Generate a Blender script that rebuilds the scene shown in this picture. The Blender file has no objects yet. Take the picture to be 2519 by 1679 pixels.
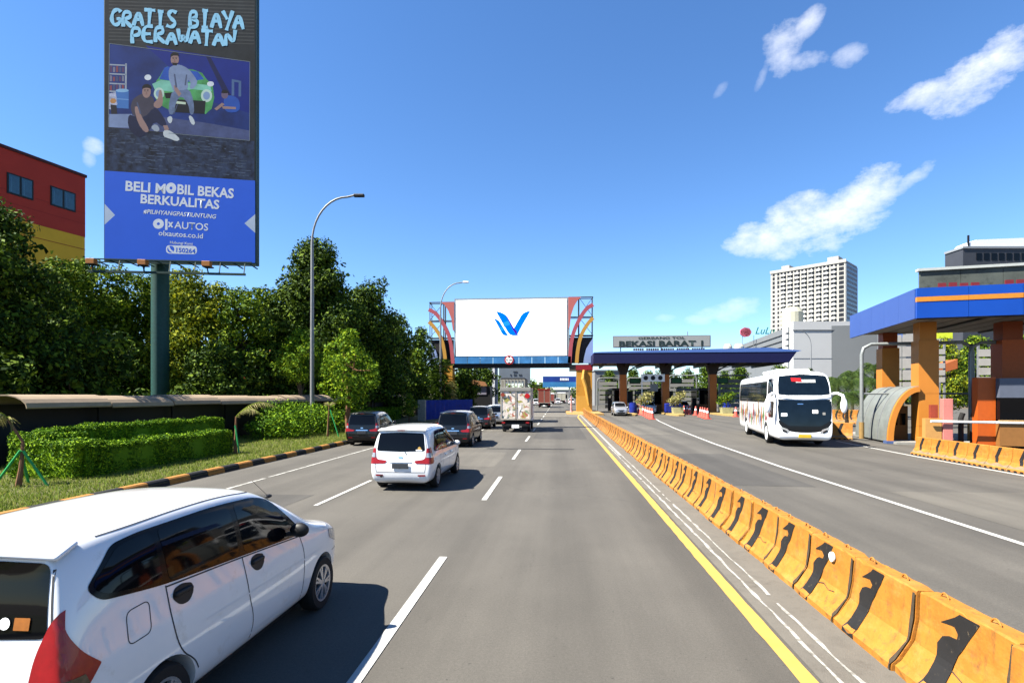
import bpy, bmesh, math, random
import numpy as np
from mathutils import Vector, Matrix
from mathutils.bvhtree import BVHTree
from mathutils.geometry import delaunay_2d_cdt, tessellate_polygon
R = math.radians
PI = math.pi
sc = bpy.context.scene
COL = sc.collection
random.seed(7)

# ------------------------------------------------------------------ camera
CH, F, YAW = 2.45, 1220.0, R(5.01)          # camera height, focal length in photo pixels (photo 2352 wide), yaw left of the road axis
cam = bpy.data.cameras.new('camera')
camo = bpy.data.objects.new('camera', cam); COL.objects.link(camo)
camo.location = (0, 0, CH); camo.rotation_euler = (PI/2, 0, YAW)
cam.sensor_width = 36; cam.lens = 36*F/2352; cam.shift_y = 124/2352
cam.clip_start = 0.05; cam.clip_end = 6000
sc.camera = camo

# ------------------------------------------------------------------ sun, sky, exposure
SUN_DIR = Vector((-0.77, -0.30, 1.04)).normalized()      # from the ground towards the sun: left, slightly behind the camera
sl = bpy.data.lights.new('sun', 'SUN'); sl.energy = 5.0; sl.angle = R(0.5); sl.color = (1, .95, .85)
so = bpy.data.objects.new('sun', sl); COL.objects.link(so)
so.rotation_euler = SUN_DIR.to_track_quat('Z', 'Y').to_euler()
w = bpy.data.worlds.new('World'); sc.world = w; w.use_nodes = True
nt = w.node_tree; N = nt.nodes; L = nt.links; N.clear()
def nd(t, **k):
    n = N.new(t)
    for a, b in k.items(): setattr(n, a, b)
    return n
def mth(op, a, b=None, c=None, clamp=False):
    n = N.new('ShaderNodeMath'); n.operation = op; n.use_clamp = clamp
    for i, v in enumerate((a, b, c)):
        if v is None: continue
        if hasattr(v, 'links'): L.new(v, n.inputs[i])
        else: n.inputs[i].default_value = v
    return n.outputs[0]
sky = nd('ShaderNodeTexSky', sky_type='NISHITA', sun_disc=False)
sky.sun_elevation = math.asin(SUN_DIR.z)
sky.sun_rotation = math.atan2(SUN_DIR.x, SUN_DIR.y)
sky.altitude = 0; sky.air_density = .95; sky.dust_density = 0.0; sky.ozone_density = 3.2
tc = nd('ShaderNodeTexCoord')
sep = nd('ShaderNodeSeparateXYZ'); L.new(tc.outputs['Generated'], sep.inputs[0])
az = mth('ARCTAN2', sep.outputs[0], sep.outputs[1]); el = mth('ARCSINE', sep.outputs[2])
def azel(u, v):
    d = Vector(((u-1176), F, (908-v))); d.rotate(Matrix.Rotation(YAW, 3, 'Z')); d.normalize()
    return math.atan2(d.x, d.y), math.asin(d.z)
cmb = nd('ShaderNodeCombineXYZ'); L.new(az, cmb.inputs[0]); L.new(mth('MULTIPLY', el, 1.5), cmb.inputs[1])
n1 = nd('ShaderNodeTexNoise'); n1.inputs['Scale'].default_value = 15; n1.inputs['Detail'].default_value = 12; n1.inputs['Roughness'].default_value = .68
L.new(cmb.outputs[0], n1.inputs['Vector'])
n2 = nd('ShaderNodeTexNoise'); n2.inputs['Scale'].default_value = 45; n2.inputs['Detail'].default_value = 6
L.new(cmb.outputs[0], n2.inputs['Vector'])
nz = mth('MULTIPLY_ADD', mth('SUBTRACT', n1.outputs[0], .5), 3.6, mth('MULTIPLY', mth('SUBTRACT', n2.outputs[0], .5), .7))
CLOUDS = [  # centre u v, half width, half height, tilt (deg), thickness
    (1870, 515, 170, 72, 6, 1.0), (1990, 450, 120, 58, 25, .9), (2090, 415, 70, 22, 30, .6), (1760, 545, 105, 44, 0, .9), (1860, 475, 70, 44, 0, .9),
    (2260, 165, 180, 66, 22, .95), (2130, 215, 100, 34, 6, .8),
    (1800, 110, 50, 70, -25, .65), (1850, 60, 50, 30, 30, .65), (1950, 130, 45, 30, 0, .45), (1850, 140, 55, 26, -10, .5),
    (1680, 712, 90, 26, 12, .42), (1610, 735, 40, 14, 0, .3), (1750, 175, 30, 14, 60, .3), (1655, 205, 22, 14, 40, .2),
    (215, 335, 26, 20, 0, .5), (205, 365, 16, 20, 0, .3), (1525, 730, 30, 10, 0, .22)]
tot = None; shade = None
for (u, v, hw, hh, tilt, th) in CLOUDS:
    a0, e0 = azel(u, v); a1, _ = azel(u+hw, v); _, e1 = azel(u, v-hh)
    ra, re = abs(a1-a0), abs(e1-e0); t = R(tilt)
    dx = mth('SUBTRACT', az, a0); dy = mth('SUBTRACT', el, e0)
    xx = mth('DIVIDE', mth('MULTIPLY_ADD', dx, math.cos(t), mth('MULTIPLY', dy, math.sin(t))), ra)
    yy = mth('DIVIDE', mth('MULTIPLY_ADD', dy, math.cos(t), mth('MULTIPLY', dx, -math.sin(t))), re)
    r2 = mth('ADD', mth('MULTIPLY', xx, xx), mth('MULTIPLY', yy, yy))
    m = mth('SUBTRACT', 1.0, r2)
    dn = mth('MULTIPLY', mth('ADD', m, nz), th*.62, clamp=True)
    dn = mth('MULTIPLY', dn, mth('MULTIPLY', mth('SUBTRACT', 1.7, r2), 1.4, clamp=True))
    tot = dn if tot is None else mth('MAXIMUM', tot, dn)
    s_ = mth('MULTIPLY', mth('MULTIPLY_ADD', yy, -.5, .45, clamp=True), dn)
    shade = s_ if shade is None else mth('MAXIMUM', shade, s_)
tot = mth('SMOOTH_MIN', tot, .96, .1)
tot = mth('POWER', tot, 1.0)
cl = nd('ShaderNodeMix', data_type='RGBA'); cl.inputs[6].default_value = (7.2, 7.2, 7.3, 1); cl.inputs[7].default_value = (3.9, 4.5, 5.6, 1)
L.new(shade, cl.inputs[0])
# the sky's own colour balance: a slightly deeper, cleaner tropical blue
tint = nd('ShaderNodeMix', data_type='RGBA', blend_type='MULTIPLY'); tint.inputs[0].default_value = 1; tint.inputs[7].default_value = (.94, 1.04, 1.17, 1)
hs = nd('ShaderNodeHueSaturation'); hs.inputs['Saturation'].default_value = 1.14; hs.inputs['Value'].default_value = .99; L.new(sky.outputs[0], hs.inputs['Color']); L.new(hs.outputs[0], tint.inputs[6])
mx = nd('ShaderNodeMix', data_type='RGBA'); L.new(tot, mx.inputs[0]); L.new(tint.outputs[2], mx.inputs[6]); L.new(cl.outputs[2], mx.inputs[7])
bg = nd('ShaderNodeBackground'); bg.inputs[1].default_value = 0.05
out = nd('ShaderNodeOutputWorld'); L.new(mx.outputs[2], bg.inputs[0]); L.new(bg.outputs[0], out.inputs[0])
vs = sc.view_settings
vs.view_transform = 'Standard'; vs.look = 'None'; vs.exposure = 2.05; vs.gamma = 1; vs.use_curve_mapping = False
sc.cycles.max_bounces = 5; sc.cycles.diffuse_bounces = 1; sc.cycles.glossy_bounces = 3; sc.cycles.transparent_max_bounces = 6
sc.cycles.use_denoising = True

# ------------------------------------------------------------------ photo pixel -> place
cY, sY = math.cos(YAW), math.sin(YAW)
def ray(u, v):
    x, z = (u-1176)/F, (908-v)/F
    return Vector((x*cY - sY, x*sY + cY, z))
def PD(u, v, d):  # at depth d along the camera axis
    return Vector((0, 0, CH)) + ray(u, v)*d
def GR(u, v, z=0):
    r = ray(u, v); return Vector((0, 0, CH)) + r*((z-CH)/r.z)
def PY(u, v, Y):  # on the plane y = Y
    r = ray(u, v); return Vector((0, 0, CH)) + r*(Y/r.y)

# ------------------------------------------------------------------ materials
MATS = {}
def mat(name, col, rough=.6, metal=0, var=.12, scale=6, bump=0, bscale=60, coat=0, spec=.3, dirt=None, dscale=2, damt=.5, emit=None, keep=0):
    if name in MATS: return MATS[name]
    if keep == 0 and min(col) < .6 and metal < .5:
        col = tuple(x*.55 for x in col)
        if dirt: dirt = tuple(x*.55 for x in dirt)
    m = bpy.data.materials.new(name); m.use_nodes = True; t = m.node_tree; n = t.nodes; l = t.links
    b = n['Principled BSDF']; b.inputs['Roughness'].default_value = rough; b.inputs['Metallic'].default_value = metal
    b.inputs['Coat Weight'].default_value = coat; b.inputs['Coat Roughness'].default_value = .04; b.inputs['Specular IOR Level'].default_value = spec
    c = (*col, 1)
    tcn = n.new('ShaderNodeTexCoord')
    last = None
    if var:
        no = n.new('ShaderNodeTexNoise'); no.inputs['Scale'].default_value = scale; no.inputs['Detail'].default_value = 6; no.inputs['Roughness'].default_value = .65
        l.new(tcn.outputs['Object'], no.inputs['Vector'])
        r = n.new('ShaderNodeValToRGB'); r.color_ramp.elements[0].position = .3; r.color_ramp.elements[1].position = .72
        r.color_ramp.elements[0].color = tuple(x*(1-var) for x in col)+(1,)
        r.color_ramp.elements[1].color = tuple(min(1, x*(1+var*.7)) for x in col)+(1,)
        l.new(no.outputs[0], r.inputs[0]); last = r.outputs[0]
    if dirt:
        d = n.new('ShaderNodeTexNoise'); d.inputs['Scale'].default_value = dscale; d.inputs['Detail'].default_value = 10; d.inputs['Roughness'].default_value = .75
        l.new(tcn.outputs['Object'], d.inputs['Vector'])
        dr = n.new('ShaderNodeValToRGB'); dr.color_ramp.elements[0].position = 1-damt; dr.color_ramp.elements[1].position = min(1, 1-damt+.16)
        l.new(d.outputs[0], dr.inputs[0])
        mxx = n.new('ShaderNodeMix'); mxx.data_type = 'RGBA'; mxx.inputs[7].default_value = (*dirt, 1)
        l.new(dr.outputs[0], mxx.inputs[0])
        if last: l.new(last, mxx.inputs[6])
        else: mxx.inputs[6].default_value = c
        last = mxx.outputs[2]
    if last: l.new(last, b.inputs['Base Color'])
    else: b.inputs['Base Color'].default_value = c
    if bump:
        bn = n.new('ShaderNodeTexNoise'); bn.inputs['Scale'].default_value = bscale; bn.inputs['Detail'].default_value = 5
        l.new(tcn.outputs['Object'], bn.inputs['Vector'])
        bu = n.new('ShaderNodeBump'); bu.inputs['Strength'].default_value = bump; bu.inputs['Distance'].default_value = .02
        l.new(bn.outputs[0], bu.inputs['Height']); l.new(bu.outputs[0], b.inputs['Normal'])
    if emit: b.inputs['Emission Color'].default_value = (*emit[0], 1); b.inputs['Emission Strength'].default_value = emit[1]
    MATS[name] = m; return m
def leafmat(name, c0, c1, c2, trans=.25):
    if name in MATS: return MATS[name]
    m = bpy.data.materials.new(name); m.use_nodes = True; t = m.node_tree; n = t.nodes; l = t.links
    b = n['Principled BSDF']; b.inputs['Roughness'].default_value = .7; b.inputs['Specular IOR Level'].default_value = .08
    g = n.new('ShaderNodeNewGeometry'); r = n.new('ShaderNodeValToRGB')
    e = r.color_ramp.elements; e[0].color = (*c0, 1); e[1].color = (*c2, 1); e[1].position = .95
    q = e.new(.5); q.color = (*c1, 1)
    l.new(g.outputs['Random Per Island'], r.inputs[0]); l.new(r.outputs[0], b.inputs['Base Color'])
    tr = n.new('ShaderNodeBsdfTranslucent'); l.new(r.outputs[0], tr.inputs[0])
    ms = n.new('ShaderNodeMixShader'); ms.inputs[0].default_value = trans
    l.new(b.outputs[0], ms.inputs[1]); l.new(tr.outputs[0], ms.inputs[2]); l.new(ms.outputs[0], n['Material Output'].inputs[0])
    MATS[name] = m; return m

# ------------------------------------------------------------------ mesh helpers
class MB:
    def __init__(s): s.v = []; s.f = []; s.m = []
    def add(s, vs, fs, mi=0, M=None):
        o = len(s.v)
        s.v += [tuple(M @ Vector(p)) if M is not None else tuple(p) for p in vs]
        s.f += [tuple(i+o for i in f) for f in fs]; s.m += [mi]*len(fs); return s
    def box(s, x0, y0, z0, x1, y1, z1, mi=0, M=None):
        vs = [(x0,y0,z0),(x1,y0,z0),(x1,y1,z0),(x0,y1,z0),(x0,y0,z1),(x1,y0,z1),(x1,y1,z1),(x0,y1,z1)]
        return s.add(vs, [(0,3,2,1),(4,5,6,7),(0,1,5,4),(1,2,6,5),(2,3,7,6),(3,0,4,7)], mi, M)
    def bar(s, a, b, w, h=None, mi=0, up=(0,0,1)):
        a = Vector(a); b = Vector(b); h = h or w; d = (b-a).normalized(); up = Vector(up)
        if abs(d.dot(up)) > .98: up = Vector((0,1,0))
        r = d.cross(up).normalized(); u = r.cross(d)
        vs = [p + r*sx*w/2 + u*sz*h/2 for p in (a, b) for sx, sz in ((-1,-1),(1,-1),(1,1),(-1,1))]
        return s.add(vs, [(0,1,2,3),(7,6,5,4),(0,4,5,1),(1,5,6,2),(2,6,7,3),(3,7,4,0)], mi)
    def tube(s, pts, r, n=8, mi=0, caps=True):
        pts = [Vector(p) for p in pts]; k = len(pts); rs = r if isinstance(r, (list, tuple)) else [r]*k
        vs = []; ref = None
        for i, p in enumerate(pts):
            d = (pts[min(i+1, k-1)] - pts[max(i-1, 0)]).normalized()
            if ref is None: ref = Vector((0,0,1)) if abs(d.z) < .9 else Vector((1,0,0))
            a = d.cross(ref).normalized(); b2 = a.cross(d).normalized(); ref = b2
            vs += [p + (a*math.cos(2*PI*j/n) + b2*math.sin(2*PI*j/n))*rs[i] for j in range(n)]
        fs = [(i*n+j, i*n+(j+1)%n, (i+1)*n+(j+1)%n, (i+1)*n+j) for i in range(k-1) for j in range(n)]
        if caps: fs += [tuple(range(n))[::-1], tuple((k-1)*n+j for j in range(n))]
        return s.add(vs, fs, mi)
    def prism(s, poly, z0, z1, mi=0, M=None):   # polygon in xy extruded in z
        n = len(poly); vs = [(x, y, z0) for x, y in poly] + [(x, y, z1) for x, y in poly]
        fs = [tuple(range(n))[::-1], tuple(range(n, 2*n))] + [(i, (i+1) % n, n+(i+1) % n, n+i) for i in range(n)]
        return s.add(vs, fs, mi, M)
    def prof(s, poly, y0, y1, mi=0, M=None):    # polygon in xz extruded along y
        n = len(poly); vs = [(x, y0, z) for x, z in poly] + [(x, y1, z) for x, z in poly]
        fs = [tuple(range(n)), tuple(range(n, 2*n))[::-1]] + [(i, n+i, n+(i+1) % n, (i+1) % n) for i in range(n)]
        return s.add(vs, fs, mi, M)
    def lathe(s, pr, n=24, mi=0, M=None):       # (r, z) profile round z
        k = len(pr); vs = [(r*math.cos(2*PI*j/n), r*math.sin(2*PI*j/n), z) for r, z in pr for j in range(n)]
        fs = [(i*n+j, i*n+(j+1) % n, (i+1)*n+(j+1) % n, (i+1)*n+j) for i in range(k-1) for j in range(n)]
        return s.add(vs, fs, mi, M)
    def ball(s, c, r, mi=0, n=10, seed=None, amp=0):
        rx, ry, rz = r if isinstance(r, (tuple, list)) else (r, r, r); rnd = random.Random(seed)
        vs = []; 
        for i in range(n+1):
            th = PI*i/n
            for j in range(2*n):
                ph = PI*j/n; q = 1+(rnd.random()-.5)*amp
                vs.append((c[0]+rx*q*math.sin(th)*math.cos(ph), c[1]+ry*q*math.sin(th)*math.sin(ph), c[2]+rz*q*math.cos(th)))
        m = 2*n; fs = [(i*m+j, (i+1)*m+j, (i+1)*m+(j+1) % m, i*m+(j+1) % m) for i in range(n) for j in range(m)]
        return s.add(vs, fs, mi)
    def build(s, name, mats, parent=None, smooth=False, bevel=0, loc=None, rz=None):
        me = bpy.data.meshes.new(name); me.from_pydata(s.v, [], s.f); me.update()
        if not isinstance(mats, (list, tuple)): mats = [mats]
        for m in mats: me.materials.append(m)
        if len(mats) > 1: me.polygons.foreach_set('material_index', s.m)
        bm = bmesh.new(); bm.from_mesh(me); bmesh.ops.recalc_face_normals(bm, faces=bm.faces); bm.to_mesh(me); bm.free()
        if smooth: smoothen(me)
        o = bpy.data.objects.new(name, me); COL.objects.link(o)
        if parent is not None: o.parent = parent
        if loc is not None: o.location = loc
        if rz is not None: o.rotation_euler = (0, 0, rz)
        if bevel:
            b = o.modifiers.new('edge', 'BEVEL'); b.width = bevel; b.segments = 2; b.limit_method = 'ANGLE'; b.angle_limit = R(40)
        return o
def smoothen(me, ang=40):
    me.polygons.foreach_set('use_smooth', [True]*len(me.polygons))
    try: me.set_sharp_from_angle(angle=R(ang))
    except Exception: pass
def tag(o, label=None, cat=None, group=None, kind=None):
    for k, v in (('label', label), ('category', cat), ('group', group), ('kind', kind)):
        if v: o[k] = v
    return o
def empty(name, loc=(0,0,0), rz=0, label=None, cat=None, group=None):
    o = bpy.data.objects.new(name, None); COL.objects.link(o); o.location = loc; o.rotation_euler = (0, 0, rz); o.empty_display_size = .2
    return tag(o, label, cat, group)
KIDS = None
def copy_tree(o, parent=None):
    c = o.copy(); COL.objects.link(c); c.parent = parent
    for ch in list(o.children): copy_tree(ch, c)
    return c
def rpoly(pts, r, n=4):
    out = []; k = len(pts)
    for i in range(k):
        p0, p, p1 = Vector(pts[i-1]), Vector(pts[i]), Vector(pts[(i+1) % k])
        rr = r[i] if isinstance(r, (list, tuple)) else r
        d0 = (p0-p); d1 = (p1-p); q = min(rr, d0.length*.45, d1.length*.45)
        a = p + d0.normalized()*q; b = p + d1.normalized()*q
        for t in range(n+1):
            t /= n; out.append(tuple((a*(1-t)**2 + p*2*t*(1-t) + b*t*t)))
    return out
def flat_poly(pts2, M, mi=0, mb=None):
    """fill of a 2D outline placed by matrix M (x right, y up)"""
    tris = tessellate_polygon([[Vector((p[0], p[1], 0)) for p in pts2]])
    mb = mb or MB(); mb.add([(p[0], p[1], 0) for p in pts2], [tuple(t) for t in tris], mi, M); return mb
def text_mesh(txt, size, bold=0, shear=0, align='CENTER', space=1, extr=0):
    c = bpy.data.curves.new('t', 'FONT'); c.body = txt; c.size = size; c.offset = bold; c.shear = shear; c.align_x = align; c.space_character = space; c.extrude = extr; c.resolution_u = 3
    o = bpy.data.objects.new('t', c); COL.objects.link(o)
    bpy.context.view_layer.update()
    me = bpy.data.meshes.new_from_object(o.evaluated_get(bpy.context.evaluated_depsgraph_get()))
    COL.objects.unlink(o); bpy.data.objects.remove(o); bpy.data.curves.remove(c)
    return me
def put_text(txt, size, M, m, name='lettering', parent=None, width=None, **k):
    me = text_mesh(txt, size, **k)
    if width:
        xs = [v.co.x for v in me.vertices]; s = width/(max(xs)-min(xs)); me.transform(Matrix.Diagonal((s, 1, 1, 1)))
    me.transform(M); me.materials.clear(); me.materials.append(m); me.name = name
    o = bpy.data.objects.new(name, me); COL.objects.link(o)
    if parent: o.parent = parent
    return o
def frame(o, x, y):  # matrix: origin, x axis, y axis
    o, x, y = Vector(o), Vector(x).normalized(), Vector(y).normalized(); z = x.cross(y)
    return Matrix(((x.x, y.x, z.x, o.x), (x.y, y.y, z.y, o.y), (x.z, y.z, z.z, o.z), (0, 0, 0, 1)))
# ------------------------------------------------------------------ common materials
M_conc = mat('concrete', (.34,.33,.30), .85, bump=.3, bscale=30, dirt=(.20,.19,.17), damt=.42)
M_dark = mat('dark trim', (.012,.012,.013), .55, var=.1)
M_black = mat('black rubber', (.015,.015,.015), .8, var=.2)
M_glass = mat('dark glass', (.004,.0045,.006), .04, var=0, spec=.18)
M_steel = mat('grey painted steel', (.30,.31,.32), .5, .2, var=.15)
M_galv = mat('galvanised pipe', (.32,.34,.33), .45, .3, var=.15)
M_white = mat('white paint', (.78,.78,.76), .5, var=.05)
M_yel = mat('barrier yellow', (.52,.20,.022), .7, var=.18, scale=5, bump=.25, bscale=25, dirt=(.26,.12,.035), dscale=7, damt=.46)
def streaks(m, col, scale, lo, hi, amt):
    t = m.node_tree; n = t.nodes; l = t.links; b = n['Principled BSDF']; src = b.inputs['Base Color'].links[0].from_socket
    tcn = n.new('ShaderNodeTexCoord'); mp = n.new('ShaderNodeMapping'); mp.inputs['Scale'].default_value = scale; l.new(tcn.outputs['Object'], mp.inputs[0])
    no = n.new('ShaderNodeTexNoise'); no.inputs['Scale'].default_value = 1; no.inputs['Detail'].default_value = 9; no.inputs['Roughness'].default_value = .7; l.new(mp.outputs[0], no.inputs['Vector'])
    q = n.new('ShaderNodeMapRange'); l.new(no.outputs[0], q.inputs[0]); q.inputs[1].default_value = lo; q.inputs[2].default_value = hi; q.inputs[3].default_value = 0; q.inputs[4].default_value = amt
    x = n.new('ShaderNodeMix'); x.data_type = 'RGBA'; l.new(q.outputs[0], x.inputs[0]); l.new(src, x.inputs[6]); x.inputs[7].default_value = (*col, 1); l.new(x.outputs[2], b.inputs['Base Color'])
    oi = n.new('ShaderNodeObjectInfo'); ad = n.new('ShaderNodeVectorMath'); l.new(tcn.outputs['Object'], ad.inputs[0])
    sc_ = n.new('ShaderNodeVectorMath'); sc_.operation = 'SCALE'; sc_.inputs[0].default_value = (37, 53, 71); l.new(oi.outputs['Random'], sc_.inputs[3]); l.new(sc_.outputs[0], ad.inputs[1]); l.new(ad.outputs[0], mp.inputs[0])
streaks(M_yel, (.05,.030,.015), (14, 11, 2.2), .56, .72, .75)
streaks(M_yel, (.34,.19,.05), (3, 3, 5), .50, .66, .35)
streaks(M_yel, (.02,.015,.01), (40, 40, 40), .66, .74, .7)
M_blk = mat('barrier black', (.014,.013,.013), .7, var=.2, dirt=(.16,.13,.09), dscale=9, damt=.37)
M_orange = mat('orange cladding', (.68,.25,.035), .5, var=.06, scale=1.5)
M_orange2 = mat('red brown cladding', (.38,.07,.012), .5, var=.08, scale=1.5)
M_blue = mat('blue fascia', (.03,.12,.50), .38, var=.06, scale=1)
M_bluel = mat('light blue fascia', (.10,.20,.55), .38, var=.06, scale=1)
M_navy = mat('navy fascia', (.002,.003,.060), .6, var=.08, scale=1)

streaks(M_blk, (.16,.12,.07), (22, 22, 14), .62, .70, .6)
# ------------------------------------------------------------------ ground, roads, markings
def asphalt(name, base, tracks):
    m = bpy.data.materials.new(name); m.use_nodes = True; t = m.node_tree; n = t.nodes; l = t.links
    b = n['Principled BSDF']; b.inputs['Roughness'].default_value = .85; b.inputs['Specular IOR Level'].default_value = .3
    tcn = n.new('ShaderNodeTexCoord'); P = tcn.outputs['Object']
    def noise(scale, detail=6, rough=.6, stretch=None):
        no = n.new('ShaderNodeTexNoise'); no.inputs['Scale'].default_value = scale; no.inputs['Detail'].default_value = detail; no.inputs['Roughness'].default_value = rough
        if stretch:
            mp = n.new('ShaderNodeMapping'); mp.inputs['Scale'].default_value = stretch; l.new(P, mp.inputs[0]); l.new(mp.outputs[0], no.inputs['Vector'])
        else: l.new(P, no.inputs['Vector'])
        return no.outputs[0]
    def mr(v, a, b_, c, d):
        q = n.new('ShaderNodeMapRange'); l.new(v, q.inputs[0])
        for i, x in enumerate((a, b_, c, d)): q.inputs[i+1].default_value = x
        return q.outputs[0]
    def mul(a, b_):
        q = n.new('ShaderNodeMath'); q.operation = 'MULTIPLY'; l.new(a, q.inputs[0])
        if hasattr(b_, 'links'): l.new(b_, q.inputs[1])
        else: q.inputs[1].default_value = b_
        return q.outputs[0]
    f = mul(mr(noise(90, 3), .3, .7, .80, 1.18), mr(noise(.35, 5), .3, .7, .88, 1.10))
    f = mul(f, mr(noise(1.0, 4, stretch=(1.3, .02, 1)), .3, .7, .84, 1.10))
    f = mul(f, mr(noise(3.0, 8, .7, stretch=(1, .5, 1)), .62, .74, 1.0, .78))
    f = mul(f, mr(noise(14, 3), .68, .74, 1.0, .55))
    f = mul(f, mr(noise(34, 5, .75), .35, .68, .86, 1.14))
    f = mul(f, mr(noise(.55, 7, .7, stretch=(1, .25, 1)), .38, .62, .90, 1.05))
    f = mul(f, mr(noise(420, 2), .60, .75, 1.0, 1.5))
    sx = n.new('ShaderNodeSeparateXYZ'); l.new(P, sx.inputs[0])
    wv = n.new('ShaderNodeMath'); wv.operation = 'MULTIPLY_ADD'; l.new(sx.outputs[0], wv.inputs[0]); wv.inputs[1].default_value = 2*PI/1.86; wv.inputs[2].default_value = 1.1
    ws = n.new('ShaderNodeMath'); ws.operation = 'SINE'; l.new(wv.outputs[0], ws.inputs[0])
    wt = mul(mr(ws.outputs[0], .0, 1, 0, 1), mr(noise(.5, 4, stretch=(1.5, .06, 1)), .35, .6, .25, 1))
    f = mul(f, mr(wt, 0, 1, 1.03, .84))
    vor = n.new('ShaderNodeTexVoronoi'); vor.feature = 'DISTANCE_TO_EDGE'; vor.inputs['Scale'].default_value = .23; vor.inputs['Randomness'].default_value = 1
    nv = n.new('ShaderNodeMix'); nv.data_type = 'RGBA'; nv.inputs[0].default_value = .06; l.new(P, nv.inputs[6])
    wn = n.new('ShaderNodeTexNoise'); wn.inputs['Scale'].default_value = 1.3; wn.inputs['Detail'].default_value = 6; l.new(P, wn.inputs['Vector'])
    wm = n.new('ShaderNodeVectorMath'); wm.operation = 'SCALE'; wm.inputs[3].default_value = 14; l.new(wn.outputs[1], wm.inputs[0]); l.new(wm.outputs[0], nv.inputs[7])
    l.new(nv.outputs[2], vor.inputs['Vector'])
    crack = mr(vor.outputs[0], 0, .0035, .45, 1.0)
    gate = mr(noise(.12, 3), .52, .60, 0, 1)
    cm = n.new('ShaderNodeMix'); cm.data_type = 'FLOAT'; l.new(gate, cm.inputs[0]); cm.inputs[2].default_value = 1; l.new(crack, cm.inputs[3])
    f = mul(f, cm.outputs[0])
    c = n.new('ShaderNodeVectorMath'); c.operation = 'SCALE'; c.inputs[0].default_value = base; l.new(f, c.inputs[3])
    l.new(c.outputs[0], b.inputs['Base Color'])
    bu = n.new('ShaderNodeBump'); bu.inputs['Strength'].default_value = .45; bu.inputs['Distance'].default_value = .006
    l.new(noise(160, 3), bu.inputs['Height']); l.new(bu.outputs[0], b.inputs['Normal'])
    MATS[name] = m; return m
M_asph = asphalt('road asphalt', (.066,.0605,.0515), True)
M_gutter = mat('gutter concrete', (.175,.16,.135), .9, var=.18, scale=3, bump=.35, bscale=70, dirt=(.10,.09,.075), dscale=1.5, damt=.48)
M_earth = mat('bare earth', (.13,.10,.06), .95, var=.3, scale=.5)
M_lawn = mat('lawn soil', (.10,.105,.022), .95, var=.45, scale=1.6, bump=.8, bscale=40, dirt=(.15,.12,.05), dscale=1.1, damt=.45)
def plane(name, x0, y0, x1, y1, z, m, label=None, kind='structure'):
    o = MB().add([(x0,y0,z),(x1,y0,z),(x1,y1,z),(x0,y1,z)], [(0,1,2,3)]).build(name, m); o['kind'] = kind
    if label: o['label'] = label
    return o
plane('ground', -3000, -3000, 3000, 3000, -0.03, M_earth)
plane('road', -10.6, -40, 2.9, 900, 0.0, M_asph)
plane('toll_plaza_road', 2.9, -40, 75, 260, -0.004, M_asph)
plane('lawn', -40, -20, -10.6, 75, .10, M_lawn)
plane('gutter', 2.25, -10, 3.0, 80, 0.004, M_gutter)
M_line = mat('white road paint', (.60,.59,.55), .7, var=.1, scale=9, dirt=(.22,.21,.19), dscale=8, damt=.36)
M_yline = mat('yellow road paint', (.62,.385,.085), .7, var=.12, scale=6, dirt=(.30,.25,.15), dscale=6, damt=.36)
M_worn = mat('worn white road paint', (.50,.49,.45), .8, var=.15, scale=9, dirt=(.17,.16,.135), dscale=5, damt=.53)
def stripe(name, pts, wid, m, z=.008, jit=0, gaps=None):
    mb = MB(); rnd = random.Random(len(pts)*7+int(wid*1000)); vs = []; seg = []
    P = [Vector(p) for p in pts]
    for i in range(len(P)-1):
        L_ = (P[i+1]-P[i]).length; k = max(1, int(L_/(.25 if jit else 4)))
        for j in range(k): seg.append(P[i].lerp(P[i+1], j/k))
    seg.append(P[-1]); prev = None
    for i, p in enumerate(seg):
        d = (seg[min(i+1, len(seg)-1)]-seg[max(i-1, 0)]).normalized(); nrm = Vector((d.y, -d.x))
        w2 = wid/2*(1+(rnd.random()-.5)*jit); o_ = nrm*((rnd.random()-.5)*jit*wid*.5)
        cur = ((p.x+o_.x-nrm.x*w2, p.y+o_.y-nrm.y*w2, z), (p.x+o_.x+nrm.x*w2, p.y+o_.y+nrm.y*w2, z))
        if prev and not (gaps and rnd.random() < gaps): mb.add([prev[0], prev[1], cur[1], cur[0]], [(0,1,2,3)])
        prev = cur
    o = mb.build(name, m); o['kind'] = 'structure'; return o
# dashes: 3 m long every 8 m
Y0 = GR(1020, 1280).y
mb = MB()
for i in range(-1, 22):
    y1 = Y0 + .02 + 8.0*i
    mb.box(-1.80, y1-(4.6 if i < 1 else 3.6), .002, -1.68, y1, .009)
tag(mb.build('road_markings', M_line), kind='structure')
mb = MB(); Yl = GR(862, 1106).y
for i in range(-1, 18):
    y1 = Yl+.2 + 8.0*i
    if -14 < y1: mb.box(-5.44, y1-3.5, .002, -5.34, y1, .009)
tag(mb.build('road_markings', M_line), kind='structure')
stripe('road_edge_line', [(-8.65, -8), (-8.65, 70)], .11, M_worn, z=.008, jit=.3, gaps=.02)
stripe('road_edge_line', [(2.12, -8), (2.16, 60), (2.9, 73)], .155, M_yline, z=.009, jit=.10)
stripe('road_markings', [(2.40, -6), (2.40, 26)], .042, M_worn, z=.011, jit=1.1, gaps=.02)
stripe('road_markings', [(2.58, -6), (2.56, 22)], .035, M_worn, z=.011, jit=1.3, gaps=.06)
stripe('road_edge_line', [(2.52, 22), (2.72, 70)], .11, M_worn, z=.012)
stripe('road_edge_line', [(7.66, -8), (7.62, 19), (7.9, 28), (8.6, 40), (9.6, 52), (10.2, 57)], .14, M_line, z=.004)
stripe('road_edge_line', [(13.75, 3), (14.3, 22.5), (14.9, 30)], .14, M_line, z=.004)
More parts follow.
